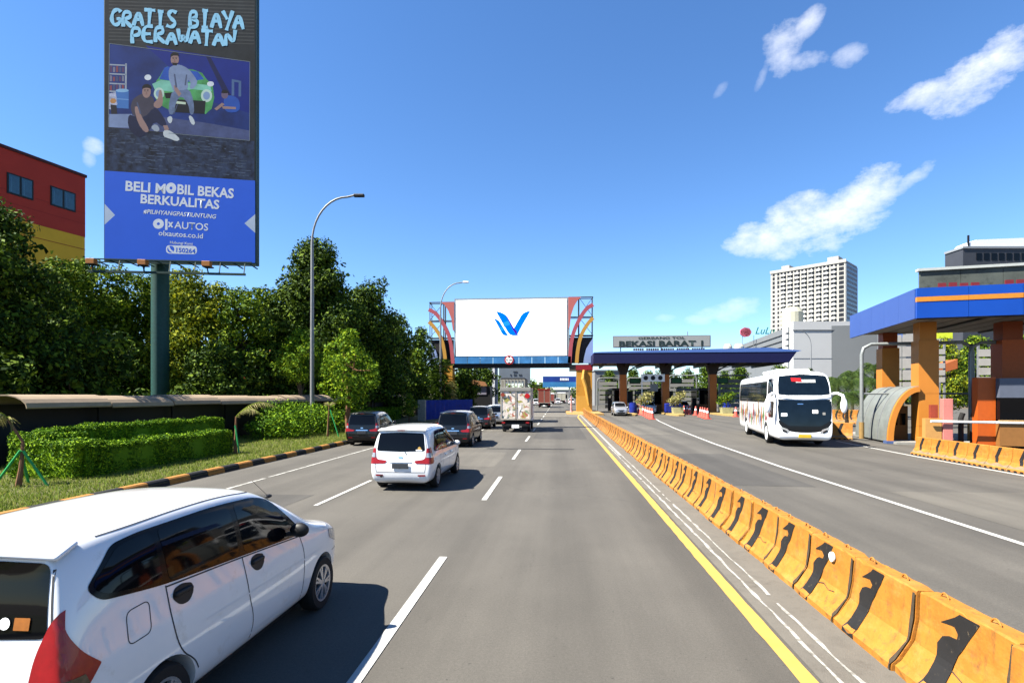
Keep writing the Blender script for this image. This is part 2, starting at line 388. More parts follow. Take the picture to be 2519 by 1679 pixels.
# pale painted island ends and thin dark strips laid across the road
plane('road', -10.5, 60.5, 2.4, 75, .006, M_gutter)
for y in (24.2, 59.8, 68):
    plane('road', -8.2 if y > 30 else -3.3, y, 2.2 if y > 30 else .7, y+.25, .0105, mat('dark cross line', (.035,.034,.033), .8))

M_patch = asphalt('patched asphalt', (.046,.043,.038), True); M_patch2 = asphalt('old pale asphalt', (.080,.073,.061), True)
for (x0, y0, x1, y1, m_) in ((-5.2,18.2,-2.2,22.8,M_patch2), (-8.3,9.5,-6.0,12.6,M_patch), (-1.4,30,1.6,41,M_patch), (4.2,15,6.9,23,M_patch), (8.4,9,12.5,14.5,M_patch2), (-8.2,27,-5.6,36,M_patch2), (4.5,34,7.2,46,M_patch2)):
    rnd = random.Random(int(x0*10)); pts = [(x0+(rnd.random()-.5)*.1, y0), (x1, y0+(rnd.random()-.5)*.2), (x1+(rnd.random()-.5)*.1, (y0+y1)/2), (x1, y1), (x0, y1+(rnd.random()-.5)*.3)]
    o = MB().add([(x, y, .0035 if x0 < 2.9 else -.0005) for x, y in pts], [(0,1,2,3,4)]).build('road', m_); o['kind'] = 'structure'
# kerb painted in black and orange blocks
def kerb():
    mb = MB(); n = 0
    y = 6.0
    rnd = random.Random(3)
    while y < 70:
        L_ = .74+rnd.random()*.08
        mb.prof([(-10.82,-.02),(-10.60,-.02),(-10.64,.15),(-10.68,.185),(-10.82,.185)], y, y+L_-.012, n % 2); y += L_; n += 1
    return mb.build('kerb', [mat('kerb orange', (.50,.22,.04), .8, var=.25, dirt=(.10,.07,.05), dscale=6, damt=.42), mat('kerb black', (.016,.016,.016), .8, var=.3, dirt=(.11,.09,.07), dscale=7, damt=.36)])
tag(kerb(), 'kerb painted in worn orange and black blocks along the grass verge', kind='structure')
# ------------------------------------------------------------------ vehicles
def hull(rings, crease_end=.35, arches=(), arch_r=.37, arch_x=.5, levels=3, lower=None):
    """rings: list along y of [(x,y,z)...] from bottom centre up the side to the roof centre; mirrored. Returns mesh (slot0 paint, slot1 dark)."""
    K = len(rings[0]); vs = []; fs = []; idx = []
    for r in rings:
        a = []
        for (x, y, z) in r: a.append(len(vs)); vs.append((x, y, z))
        b = [a[0]]
        for (x, y, z) in r[1:-1]: b.append(len(vs)); vs.append((-x, y, z))
        b.append(a[-1]); idx.append((a, b))
    for i in range(len(rings)-1):
        for s in (0, 1):
            p, q = idx[i][s], idx[i+1][s]
            for k in range(K-1):
                f = (p[k], p[k+1], q[k+1], q[k]); fs.append(f if s == 0 else f[::-1])
    crease = []
    for e in (0, -1):
        a, b = idx[e]; r = rings[e]
        rows = []
        rows.append([a[2], a[1], a[0], b[1], b[2]])
        for k in range(3, K-3):
            x, y, z = r[k]; row = [a[k]]
            for t in (.5, 0, -.5): row.append(len(vs)); vs.append((x*t, y + (-.02 if e == 0 else .03)*(1-abs(t)*1.2), z))
            row.append(b[k]); rows.append(row)
        rows.append([a[K-3], a[K-2], a[K-1], b[K-2], b[K-3]])
        for i in range(len(rows)-1):
            for j in range(4):
                f = (rows[i][j], rows[i][j+1], rows[i+1][j+1], rows[i+1][j]); fs.append(f if e == 0 else f[::-1])
        ring = a + b[1:-1][::-1]
        for i in range(len(ring)): crease.append((ring[i], ring[(i+1) % len(ring)]))
    me = bpy.data.meshes.new('hull'); me.from_pydata(vs, [], fs); me.update()
    bm = bmesh.new(); bm.from_mesh(me); bmesh.ops.recalc_face_normals(bm, faces=bm.faces)
    cl_ = bm.edges.layers.float.new('crease_edge'); bm.verts.ensure_lookup_table()
    for a, b in crease:
        e = bm.edges.get((bm.verts[a], bm.verts[b]))
        if e: e[cl_] = crease_end
    bm.to_mesh(me); bm.free()
    return finish_hull(me, arches, arch_r, arch_x, levels)
def finish_hull(me, arches, arch_r, arch_x, levels):
    for nm in ('h0', 'h1'): me.materials.append(MATS['dark trim'])
    o = bpy.data.objects.new('hull', me); COL.objects.link(o)
    if levels: m = o.modifiers.new('s', 'SUBSURF'); m.levels = m.render_levels = levels
    cutters = []
    for (y, z) in arches:
        for s in (-1, 1):
            c = MB(); n = 40
            pts = [(y+arch_r*math.cos(2*PI*j/n), z+arch_r*math.sin(2*PI*j/n)) for j in range(n)]
            xa, xb = sorted((s*arch_x, s*3))
            vs = [(xa, p, q) for p, q in pts] + [(xb, p, q) for p, q in pts]
            c.add(vs, [tuple(range(n)), tuple(range(n, 2*n))[::-1]] + [(i, n+i, n+(i+1) % n, (i+1) % n) for i in range(n)], 1)
            co = c.build('cut', [MATS['dark trim'], MATS['dark trim']]); cutters.append(co)
            b = o.modifiers.new('b', 'BOOLEAN'); b.operation = 'DIFFERENCE'; b.object = co; b.solver = 'EXACT'; b.material_mode = 'INDEX'
    bpy.context.view_layer.update()
    out = bpy.data.meshes.new_from_object(o.evaluated_get(bpy.context.evaluated_depsgraph_get()))
    COL.objects.unlink(o); bpy.data.objects.remove(o)
    for c in cutters: COL.objects.unlink(c); bpy.data.objects.remove(c)
    smoothen(out, 35); return out
class Skin:
    """lays outlines drawn in a side/rear/front view onto a body"""
    def __init__(s, me):
        s.bvh = BVHTree.FromPolygons([v.co for v in me.vertices], [tuple(p.vertices) for p in me.polygons])
    def hit(s, O, D, off, lim=0):
        h, n, i, d = s.bvh.ray_cast(O, D)
        if h is None: return None
        if n.dot(D) > 0: n = -n
        if -n.dot(D) < lim: return None
        return h + n*off
    def patch(s, poly, view, mb=None, off=.005, step=.05, mi=0, lim=0):
        O, U, V, D = VIEWS[view]; mb = mb or MB()
        b = []
        for i in range(len(poly)):
            p, q = Vector(poly[i][:2]), Vector(poly[(i+1) % len(poly)][:2]); k = max(1, int(math.ceil((q-p).length/step)))
            b += [p.lerp(q, j/k) for j in range(k)]
        n = len(b); xs = [p.x for p in b]; ys = [p.y for p in b]; pts = list(b)
        x = min(xs)+step*.5
        while x < max(xs):
            y = min(ys)+step*.5
            while y < max(ys):
                c = False; j = n-1; near = False
                for i in range(n):
                    if (b[i].y > y) != (b[j].y > y) and x < (b[j].x-b[i].x)*(y-b[i].y)/(b[j].y-b[i].y)+b[i].x: c = not c
                    if abs(b[i].x-x) < step*.35 and abs(b[i].y-y) < step*.35: near = True
                    j = i
                if c and not near: pts.append(Vector((x, y)))
                y += step
            x += step
        r = delaunay_2d_cdt(pts, [], [list(range(n))], 1, 1e-5)
        vs = []; ok = []
        for p in r[0]:
            h = s.hit(O + U*p.x + V*p.y, D, off, lim); ok.append(h is not None); vs.append(h if h is not None else O)
        mb.add(vs, [f for f in r[2] if all(ok[i] for i in f)], mi); return mb
    def line(s, pts, w, view, mb=None, off=.002, step=.04, mi=0, lim=0):
        O, U, V, D = VIEWS[view]; mb = mb or MB(); P = []
        for i in range(len(pts)-1):
            p, q = Vector(pts[i]), Vector(pts[i+1]); k = max(1, int((q-p).length/step)); P += [p.lerp(q, j/k) for j in range(k)]
        P.append(Vector(pts[-1])); prev = None
        for i, p in enumerate(P):
            d = (P[min(i+1, len(P)-1)]-P[max(i-1, 0)]).normalized(); nn = Vector((-d.y, d.x))*w/2
            a = s.hit(O+U*(p+nn).x+V*(p+nn).y, D, off, lim); c = s.hit(O+U*(p-nn).x+V*(p-nn).y, D, off, lim)
            if a is None or c is None: prev = None; continue
            if prev: mb.add([prev[0], prev[1], c, a], [(0,1,2,3)], mi)
            prev = (a, c)
        return mb
X_, Y_, Z_ = Vector((1,0,0)), Vector((0,1,0)), Vector((0,0,1))
dg = Vector((-1,1,0)).normalized()
VIEWS = {'R': (Vector((6,0,0)), Y_, Z_, -X_), 'L': (Vector((-6,0,0)), Y_, Z_, X_),      # right / left side: (y, z)
         'B': (Vector((0,-6,0)), X_, Z_, Y_), 'F': (Vector((0,20,0)), X_, Z_, -Y_),      # rear / front: (x, z)
         'T': (Vector((0,0,8)), X_, Y_, -Z_)}
def chaikin(p, n=2, closed=False):
    for _ in range(n):
        q = [] if closed else [p[0]]
        for i in range(len(p) if closed else len(p)-1):
            a, b = Vector(p[i]), Vector(p[(i+1) % len(p)]); q += [tuple(a.lerp(b, .25)), tuple(a.lerp(b, .75))]
        if not closed: q.append(p[-1])
        p = q
    return p
M_paintw = mat('white car paint', (.60,.605,.61), .3, 0, var=.04, scale=1.3, coat=1, dirt=(.46,.44,.40), dscale=2.5, damt=.45)
M_paintk = mat('black car paint', (.006,.006,.007), .25, 0, var=0, coat=.35)
M_paintg = mat('dark grey car paint', (.010,.011,.014), .28, .5, var=0, coat=.4)
M_paints = mat('silver car paint', (.38,.39,.41), .3, .6, var=0, coat=1)
M_seam = mat('panel gap', (.06,.06,.065), .7, var=0)
M_red = mat('red lamp lens', (.42,.008,.012), .3, var=.15, scale=20, coat=.25)
M_clear = mat('clear lamp lens', (.55,.56,.58), .12, .3, var=.15, scale=30, coat=1)
M_amber = mat('smoked lamp lens', (.16,.11,.06), .3, 0, var=.5, scale=25, coat=.2)
M_chrome = mat('chrome', (.7,.7,.72), .12, 1, var=0)
M_alloy = mat('alloy rim', (.52,.53,.55), .3, .8, var=.1)
M_plate = mat('number plate', (.05,.055,.065), .5, var=0)
M_platey = mat('yellow number plate', (.75,.50,.03), .5, var=.1)
M_seat = mat('car interior', (.03,.027,.025), .9, var=.3)
M_or = mat('orange sticker', (.45,.15,.02), .5, var=.2, scale=20)

def wheel(parent, loc, r=.31, wd=.2, side=1, spokes=7, name='wheel', rimm=None):
    e = empty(name, loc); e.parent = parent; e.rotation_euler = (0, 0, 0 if side > 0 else PI)
    M = Matrix.Rotation(PI/2, 4, 'Y')
    t = MB().lathe([(r*.66,-wd/2),(r*.9,-wd/2),(r*.985,-wd*.36),(r,-wd*.2),(r,wd*.2),(r*.985,wd*.36),(r*.92,wd/2),(r*.68,wd/2),(r*.65,wd*.4),(r*.64,-wd*.3),(r*.66,-wd/2)], 36, 0, M)
    t.build('tyre', M_black, e, smooth=True)
    b = MB(); b.lathe([(r*.66,wd*.36),(r*.67,wd*.47),(r*.62,wd*.46),(r*.60,wd*.25),(r*.2,wd*.18),(.001,wd*.18)], 36, 1, M)
    b.lathe([(r*.67,wd*.36),(r*.675,wd*.485),(r*.60,wd*.47),(r*.59,wd*.30)], 36, 0, M)
    b.lathe([(r*.17,wd*.2),(r*.17,wd*.44),(r*.12,wd*.47),(.001,wd*.47)], 20, 0, M)
    for i in range(spokes):
        a = 2*PI*i/spokes
        for da in (-.13, .13):
            p = Vector((wd*.42, math.cos(a+da*.4)*r*.13, math.sin(a+da*.4)*r*.13)); q = Vector((wd*.40, math.cos(a+da)*r*.62, math.sin(a+da)*r*.62))
            b.bar(p, q, r*.085, .03, 0, up=(1,0,0))
    b.build('rim', [rimm or M_alloy, M_dark], e)
    return e

def mpv_rings():
    xb = [0,.35,.66,.775,.825,.835,.830,.80,.735,.655,.56,.30,0]
    zb = [.20,.20,.21,.27,.42,.64,.86,.99,1.30,1.53,1.62,1.67,1.685]
    def ring(ys, wf=1.0, top=None, wr=None, belt=.99, bot=None, dz=0, sh=None):
        """ys: y per level (number or list); top: z of the top; wr: half width at the top edge"""
        out = []; top = 1.685 if top is None else top
        y = ys if isinstance(ys, (list, tuple)) else [ys]*13
        for k in range(13):
            x, z = xb[k]*wf, zb[k]
            if k <= 3 and bot is not None: z = z+bot*(1-k*.15)
            if k >= 7:
                zb_ = min(belt, top-.02)
                if k == 7: z = zb_
                else:
                    q = {8:.50, 9:.85, 10:.955, 11:.99, 12:1.0}[k]; z = zb_ + (top-zb_)*q
                    w9 = wr if wr is not None else .655
                    x = {8:(xb[7]*wf+w9)/2+.012, 9:w9, 10:w9-.095, 11:w9*.5, 12:0}[k]
            if sh and k in (4,5,6): z = z*sh
            out.append((x, y[k], z))
        return out
    rear = [.20,.17,.10,.03,.0,-.005,.03,.04,.09,.15,.13,.11,.10]
    rear2 = [v+.10 for v in rear[:8]]+[.20,.26,.25,.23,.22]
    return [ring(rear, .93, 1.64, .60), ring(rear2, .985, 1.665, .635), ring(.62, 1, 1.695), ring(1.2, 1, 1.705), ring(1.8, 1, 1.695), ring([2.2]*8+[2.15]*5, 1, 1.66),
            ring([2.50]*8+[2.45,2.42,2.38,2.35,2.35], 1, 1.60, .645, belt=1.0), ring([2.85]*8+[2.83,2.82,2.80,2.78,2.78], 1, 1.375, .685, belt=.99),
            ring([3.15]*8+[3.15,3.18,3.20,3.2,3.2], .995, 1.12, .725, belt=.975), ring([3.42]*8+[3.42]*5, .985, 1.045, .70, belt=.965),
            ring([3.78]*13, .955, .985, .66, belt=.90), ring([3.90,3.92,3.96,3.97,3.99,3.99,3.97,3.96,3.96,3.96,3.96,3.98,3.98], .88, .90, .60, belt=.83, sh=.97),
            ring([3.95,3.98,4.02,4.06,4.10,4.11,4.08,4.05,4.05,4.05,4.05,4.07,4.07], .74, .80, .52, belt=.76, sh=.88)]
MPV_HULL = {}
def minivan(name, label, cat, loc, rz, paint, s=1.0, group=None, rear='angular', glass=None, handles='black', detail=1, wr=.31, mirror=None):
    root = empty(name, loc, rz, label, cat, group); root.scale = (s, s, s)
    if 'm' not in MPV_HULL:
        MPV_HULL['m'] = hull(mpv_rings(), .45, arches=((.78,.30),(3.42,.30)), arch_r=.365, arch_x=.52, levels=3); MPV_HULL['s'] = Skin(MPV_HULL['m'])
    me = MPV_HULL['m'].copy(); me.materials.clear(); me.materials.append(paint); me.materials.append(M_black)
    me.name = 'body'; b = bpy.data.objects.new('body', me); COL.objects.link(b); b.parent = root
    sk = MPV_HULL['s']; glass = glass or M_glass
    # side windows: one dark band with three panes
    for sd, sg in (('R', 1), ('L', -1)):
        sw = rear == 'swoop'
        band = rpoly([(.25,1.34),(.33,1.245),(.84,1.17),(1.80,1.10),(2.86,1.02),(2.95,1.04),(2.48,1.48),(2.20,1.55),(1.6,1.585),(.72,1.575),(.50,1.55)], [.05,.10,.2,.2,.03,.05,.2,.25,.3,.13,.06], 5) if sw else rpoly([(.36,1.05),(.50,1.00),(1.30,.99),(2.2,.985),(3.02,.975),(3.06,1.00),(2.56,1.44),(2.30,1.515),(1.6,1.545),(.90,1.525),(.76,1.49)], [.1,.14,.2,.2,.03,.05,.2,.25,.3,.13,.06], 5)
        fr = sk.patch(band, sd, off=.004, step=.06).build('window_surround', mat('black window band', (.005,.005,.006), .12, var=0, spec=.15) if sw else M_dark, root, smooth=True)
        for poly in ([(.29,1.345),(.36,1.275),(.84,1.195),(.84,1.55),(.74,1.548),(.53,1.525)] if sw else [(.40,1.06),(.54,1.02),(1.30,1.01),(1.30,1.515),(.92,1.505),(.80,1.47)], [(.90,1.18),(1.76,1.125),(1.76,1.555),(.90,1.555)] if sw else [(1.36,1.01),(2.10,1.005),(2.10,1.515),(1.36,1.52)], [(1.84,1.12),(2.83,1.045),(2.44,1.45),(2.18,1.525),(1.84,1.55)] if sw else [(2.17,1.005),(2.93,.998),(2.53,1.41),(2.28,1.49),(2.17,1.505)]):
            sk.patch(rpoly(poly, .05, 4), sd, off=.006, step=.06).build('side_window', glass, root, smooth=True)
        mb = MB()
        for ln in ([(.86,1.16),(.87,.85),(.95,.64),(1.10,.52),(1.16,.42)], [(1.80,1.09),(1.83,.75),(1.92,.50),(1.90,.32)], [(2.86,1.01),(2.92,.80),(2.90,.5),(2.88,.31)], [(1.16,.275),(3.0,.275)], [(.86,1.15),(1.80,1.09),(2.86,1.005)]) if sw else ([(1.33,.985),(1.325,.62),(1.27,.48),(1.14,.40),(1.10,.30)], [(2.14,.985),(2.12,.75),(2.10,.40),(2.06,.30)], [(3.00,.965),(3.02,.80),(3.0,.45),(2.97,.31)], [(1.12,.275),(3.0,.275)], [(1.33,.985),(2.14,.98),(3.0,.965)]):
            sk.line(chaikin(ln), .012, sd, mb)
        mb.build('door_seam', M_seam, root)
        mb = MB(); mb2 = MB()
        for y, dz in (((.90,.25),(1.90,.185)) if sw else ((1.50,0),(2.25,0))):
            sk.patch(rpoly([(y,.80+dz),(y+.07,.725+dz),(y+.17,.72+dz),(y+.235,.78+dz),(y+.23,.845+dz),(y+.12,.875+dz),(y+.03,.86+dz)], .05), sd, off=.003, step=.05).build('handle_recess', M_dark if handles == 'black' else paint, root)
            hx = sk.hit(Vector((sg*5, y+.1, .81+dz)), Vector((-sg,0,0)), 0).x; h = MB().box(min(hx-sg*.01, hx+sg*.03), y+.02, .798+dz, max(hx-sg*.01, hx+sg*.03), y+.21, .835+dz); h.build('door_handle', M_dark if handles == 'black' else paint, root, bevel=.012)
        if detail:
            rp = rpoly([(.47,.90),(.67,.91),(.69,1.12),(.49,1.11)] if sw else [(.93,.66),(1.13,.66),(1.14,.87),(.94,.86)], .05, 5)
            if sg > 0: sk.line(rp+[rp[0]], .007, sd).build('fuel_flap', M_seam, root)
            sk.line(chaikin([(.32,.52),(.45,.56),(.52,.60)]), .008, sd).build('bumper_seam', M_seam, root)
            sk.line(chaikin([(3.72,.62),(3.9,.62)]), .008, sd).build('bumper_seam', M_seam, root)
            sk.line(chaikin([(.45,1.615),(1.2,1.64),(1.8,1.635),(2.25,1.59)], 3), .006, sd, off=.002).build('roof_seam', M_seam, root)
            for (p0, p1) in (((1.25,.76),(3.3,.735)), ((1.3,.37),(2.9,.37))):
                sk.line([p0, p1], .015, sd, off=.004).build('side_crease', paint, root)
        # mirror
        m = MB().ball((0,0,0), (.105,.06,.075), n=10); mo = m.build('wing_mirror', mirror or M_dark, root, smooth=True); mo.location = (sg*.91, 2.64 if sw else 2.84, 1.13 if sw else 1.03)
        MB().bar((sg*-.15,-.02,-.045), (sg*-.03,0,-.03), .06, .035).build('mirror_arm', M_dark, mo)
        # headlight
        hl = MB(); sk.patch(rpoly([(3.62,.80),(3.98,.66),(4.0,.78),(3.86,.86),(3.62,.90)], .04), sd, hl, off=.006); hl.build('headlight', M_clear, root, smooth=True)
        sk.patch(rpoly([(sg*.40,.70),(sg*.62,.72),(sg*.66,.84),(sg*.42,.80)], .04), 'F', off=.006).build('headlight', M_clear, root, smooth=True)
        # tail lamps wrap the corner: rear half and side half
        if rear == 'swoop':   # broad lamp, narrow at the top, spreading forward at the bottom
            side = rpoly([(-.05,.70),(.10,.74),(.26,.90),(.16,1.0),(.10,1.12),(.09,1.24),(.0,1.2)], [.0,.08,.01,.1,.05,.02,0])
            rr = rpoly([(sg*.82,.69),(sg*.58,.70),(sg*.56,.85),(sg*.585,1.02),(sg*.655,1.20),(sg*.70,1.27)], [0,.04,.04,.08,.02,0])
            lo = [(-.05,.71),(.09,.75),(.17,.82),(.15,.88),(-.05,.88)]
            lor = [(sg*.82,.70),(sg*.595,.715),(sg*.575,.87),(sg*.82,.885)]
        else:
            side = rpoly([(-.05,.72),(.20,.72),(.27,.76),(.24,.86),(.20,.97),(.22,1.14),(.14,1.14),(-.05,.99)], [0,.02,.01,.1,.05,.02,.02,0])
            rr = rpoly([(sg*.88,.715),(sg*.42,.725),(sg*.36,.78),(sg*.40,.805),(sg*.60,.83),(sg*.655,.88),(sg*.675,1.12),(sg*.88,1.14)], [0,.02,.02,.02,.03,.04,.02,0])
            lo = [(-.05,.88),(.215,.88),(.20,.99),(-.05,.99)]; lor = [(sg*.88,.885),(sg*.675,.885),(sg*.68,1.0),(sg*.88,1.0)]
        tl = MB(); sk.patch(rr, 'B', tl, off=.008, step=.02, lim=.16); sk.patch(side, sd, tl, off=.008, step=.02, lim=.16)
        lm = tl.build('tail_light', M_red, root, smooth=True)
        t2 = MB(); sk.patch(lor, 'B', t2, off=.013, step=.02, lim=.16); sk.patch(lo, sd, t2, off=.013, step=.02, lim=.16); t2.build('lens', M_amber if rear == 'swoop' else M_clear, lm, smooth=True)
        sk.patch(rpoly([(sg*.46,.40),(sg*.66,.405),(sg*.66,.445),(sg*.46,.44)], .01), 'B', off=.006).build('reflector', M_red, root)
    # rear
    rw = rpoly([(-.645,1.12),(0,1.10),(.645,1.12),(.585,1.535),(0,1.555),(-.585,1.535)], .06, 5) if rear == 'swoop' else rpoly([(-.64,1.05),(0,1.03),(.64,1.05),(.585,1.50),(0,1.525),(-.585,1.50)], .06, 5)
    sk.patch(rw, 'B', off=.004, step=.05).build('rear_window', glass, root, smooth=True)
    mb = MB(); sk.line([(-.70,1.04),(-.66,.62),(-.64,.50),(.64,.50),(.66,.62),(.70,1.04)], .012, 'B', mb); sk.line([(-.60,1.54),(-.69,1.04)], .012, 'B', mb, lim=.3); sk.line([(.60,1.54),(.69,1.04)], .012, 'B', mb, lim=.3)
    mb.build('tailgate_seam', M_seam, root)
    sp = MB(); sp.add([(-.62,.30,1.635),(.62,.30,1.635),(.66,.10,1.575),(-.66,.10,1.575),(-.60,.33,1.60),(.60,.33,1.60),(.64,.13,1.545),(-.64,.13,1.545),(0,.31,1.665),(0,.055,1.61),(0,.33,1.62),(0,.09,1.575)],
        [(0,8,9,3),(8,1,2,9),(3,9,11,7),(9,2,6,11),(7,11,10,4),(11,6,5,10),(0,3,7,4),(1,5,6,2),(0,4,10,8),(8,10,5,1)])
    sp.build('rear_spoiler', paint, root, smooth=True, bevel=.03)
    if detail: sk.patch([(-.1,1.575),(.1,1.575),(.1,1.60),(-.1,1.60)], 'B', off=.05).build('brake_light', M_red, root)
    pl = MB().box(-.215, -.045, .60, .215, -.03, .735); po = pl.build('number_plate', M_plate, root, bevel=.01)
    sk.patch([(-.30,.755),(.30,.755),(.28,.80),(-.28,.80)], 'B', off=.012).build('plate_garnish', M_chrome if paint is not M_paintw else paint, root)
    sk.patch(rpoly([(-.06,.86),(.06,.86),(.06,.91),(-.06,.91)], .025), 'B', off=.008).build('badge', M_chrome, root)
    if detail:
        wp = MB().bar((.12,.035,1.03), (-.25,.05,1.115), .012, .012); wp.bar((.12,.03,1.02), (.17,.03,.93), .014, .02); wp.build('rear_wiper', M_dark, root)
        an = MB().ball((0,0,0), (.035,.05,.02), n=6); ao = an.build('aerial', M_dark, root); ao.location = (.62,2.53,1.50)
        MB().tube([(0,0,0),(-.08,-.16,.18)], .0025, 5).build('rod', M_dark, ao)
    # front
    sk.patch(rpoly([(-.62,1.14),(0,1.12),(.62,1.14),(.575,1.52),(0,1.56),(-.575,1.52)], .06, 5), 'F', off=.006, step=.05).build('windshield', glass, root, smooth=True)
    sk.patch(rpoly([(-.36,.62),(.36,.62),(.38,.74),(-.38,.74)], .03), 'F', off=.008).build('grille', M_dark, root)
    sk.patch(rpoly([(-.42,.30),(.42,.30),(.46,.46),(-.46,.46)], .04), 'F', off=.006).build('air_intake', M_dark, root)
    MB().box(-.215, 4.12, .50, .215, 4.14, .61).build('number_plate', M_plate, root)
    for (x, y, sd) in ((.72,.78,1), (-.72,.78,-1), (.72,3.42,1), (-.72,3.42,-1)): wheel(root, (x, y, wr), wr, .2, sd)
    MB().box(-.6,.4,.13,.6,3.8,.26).build('underbody', M_black, root)
    return root

# near white minivan (slightly smaller car), passing on the left
near = minivan('minivan', 'large white minivan nearest the camera with black door handle cups', 'car', (-3.47, 2.69, 0), 0, M_paintw, .925, 'minivans on the road', rear='swoop'); near.scale = (.94, .94, .965)
sk = MPV_HULL['s']
st = sk.patch(rpoly([(.43,1.165),(.53,1.165),(.53,1.235),(.43,1.235)], .005), 'B', off=.011).build('window_sticker', M_or, near)
sk.patch([(.37+.035*math.cos(a*PI/6), 1.20+.035*math.sin(a*PI/6)) for a in range(12)], 'B', off=.011).build('window_sticker', M_white, near)
van2 = minivan('minivan', 'white minivan ahead in the middle lane with red wraparound tail lamps', 'car', (-4.02, 13.25, 0), R(-.5), M_paintw, .985, 'minivans on the road', handles='body', mirror=M_paintw)
sk.patch([(.44,1.08),(.54,1.08),(.54,1.11),(.50,1.16),(.46,1.15)], 'B', off=.011).build('window_sticker', M_yline, van2)
sk.patch([(.40,1.055),(.56,1.055),(.56,1.085),(.40,1.085)], 'B', off=.012).build('window_sticker', M_white, van2)
MB().tube([(-.50,-.02,.40),(-.50,-.035,.40)], .035, 14).build('towing_cap', M_dark, van2)
minivan('minivan', 'black minivan beside the kerb with chrome strip above its plate', 'car', (-9.5, 25.0, 0), R(4), M_paintk, .99, 'minivans on the road', handles='body', mirror=M_paintk)
v3 = minivan('minivan', 'dark grey minivan just ahead of the white one with a lit red high lamp', 'car', (-4.95, 24.6, 0), R(0), M_paintg, 1.02, 'minivans on the road', handles='body', mirror=M_paintg)
MB().box(-.09,.085,1.585,.09,.10,1.61).build('brake_light', mat('lit brake lamp', (.6,.02,.02), .3, var=0, emit=((1,.08,.05), 1.5)), v3)
minivan('minivan', 'dark minivan third in line behind the painted box truck', 'car', (-5.75, 38.0, 0), R(0), M_paintg, 1.0, 'minivans on the road', handles='body', mirror=M_paintg, detail=0)
minivan('minivan', 'silver grey minivan half hidden at the left of the box truck', 'car', (-5.3, 44.5, 0), R(0), M_paints, 1.0, 'minivans on the road', handles='body', mirror=M_paints, detail=0)
minivan('minivan', 'small silver car coming out of the first toll lane beside the yellow pillar', 'car', (7.4, 68.0, 0), R(180), M_paints, 1.0, 'cars at the toll gate', handles='body', mirror=M_paints, detail=0)
minivan('minivan', 'black car standing in the third toll lane behind the cones', 'car', (17.3, 78.5, 0), R(180), M_paintk, 1.0, 'cars at the toll gate', handles='body', mirror=M_paintk, detail=0)
minivan('minivan', 'white van with blue window band in the second toll lane', 'car', (12.3, 76.5, 0), R(180), M_paintw, 1.0, 'cars at the toll gate', handles='body', mirror=M_paintw, detail=0)
far = minivan('minivan', 'small white car far up the road left of the red truck', 'car', (-5.4, 128, 0), 0, M_paintw, 1, 'far traffic beyond the gate', handles='body', detail=0)
for x, y, sc_, lb in ((-.2, 150, 1.0, 'tiny white car in the middle of the far traffic'), (3.4, 140, 1.05, 'tiny white van at the right end of the far traffic'), (1.7, 175, 1, 'farthest pale car seen under the blue hoarding')):
    c = copy_tree(far); c.location = (x, y, 0); c.scale = (sc_,)*3; c['label'] = lb

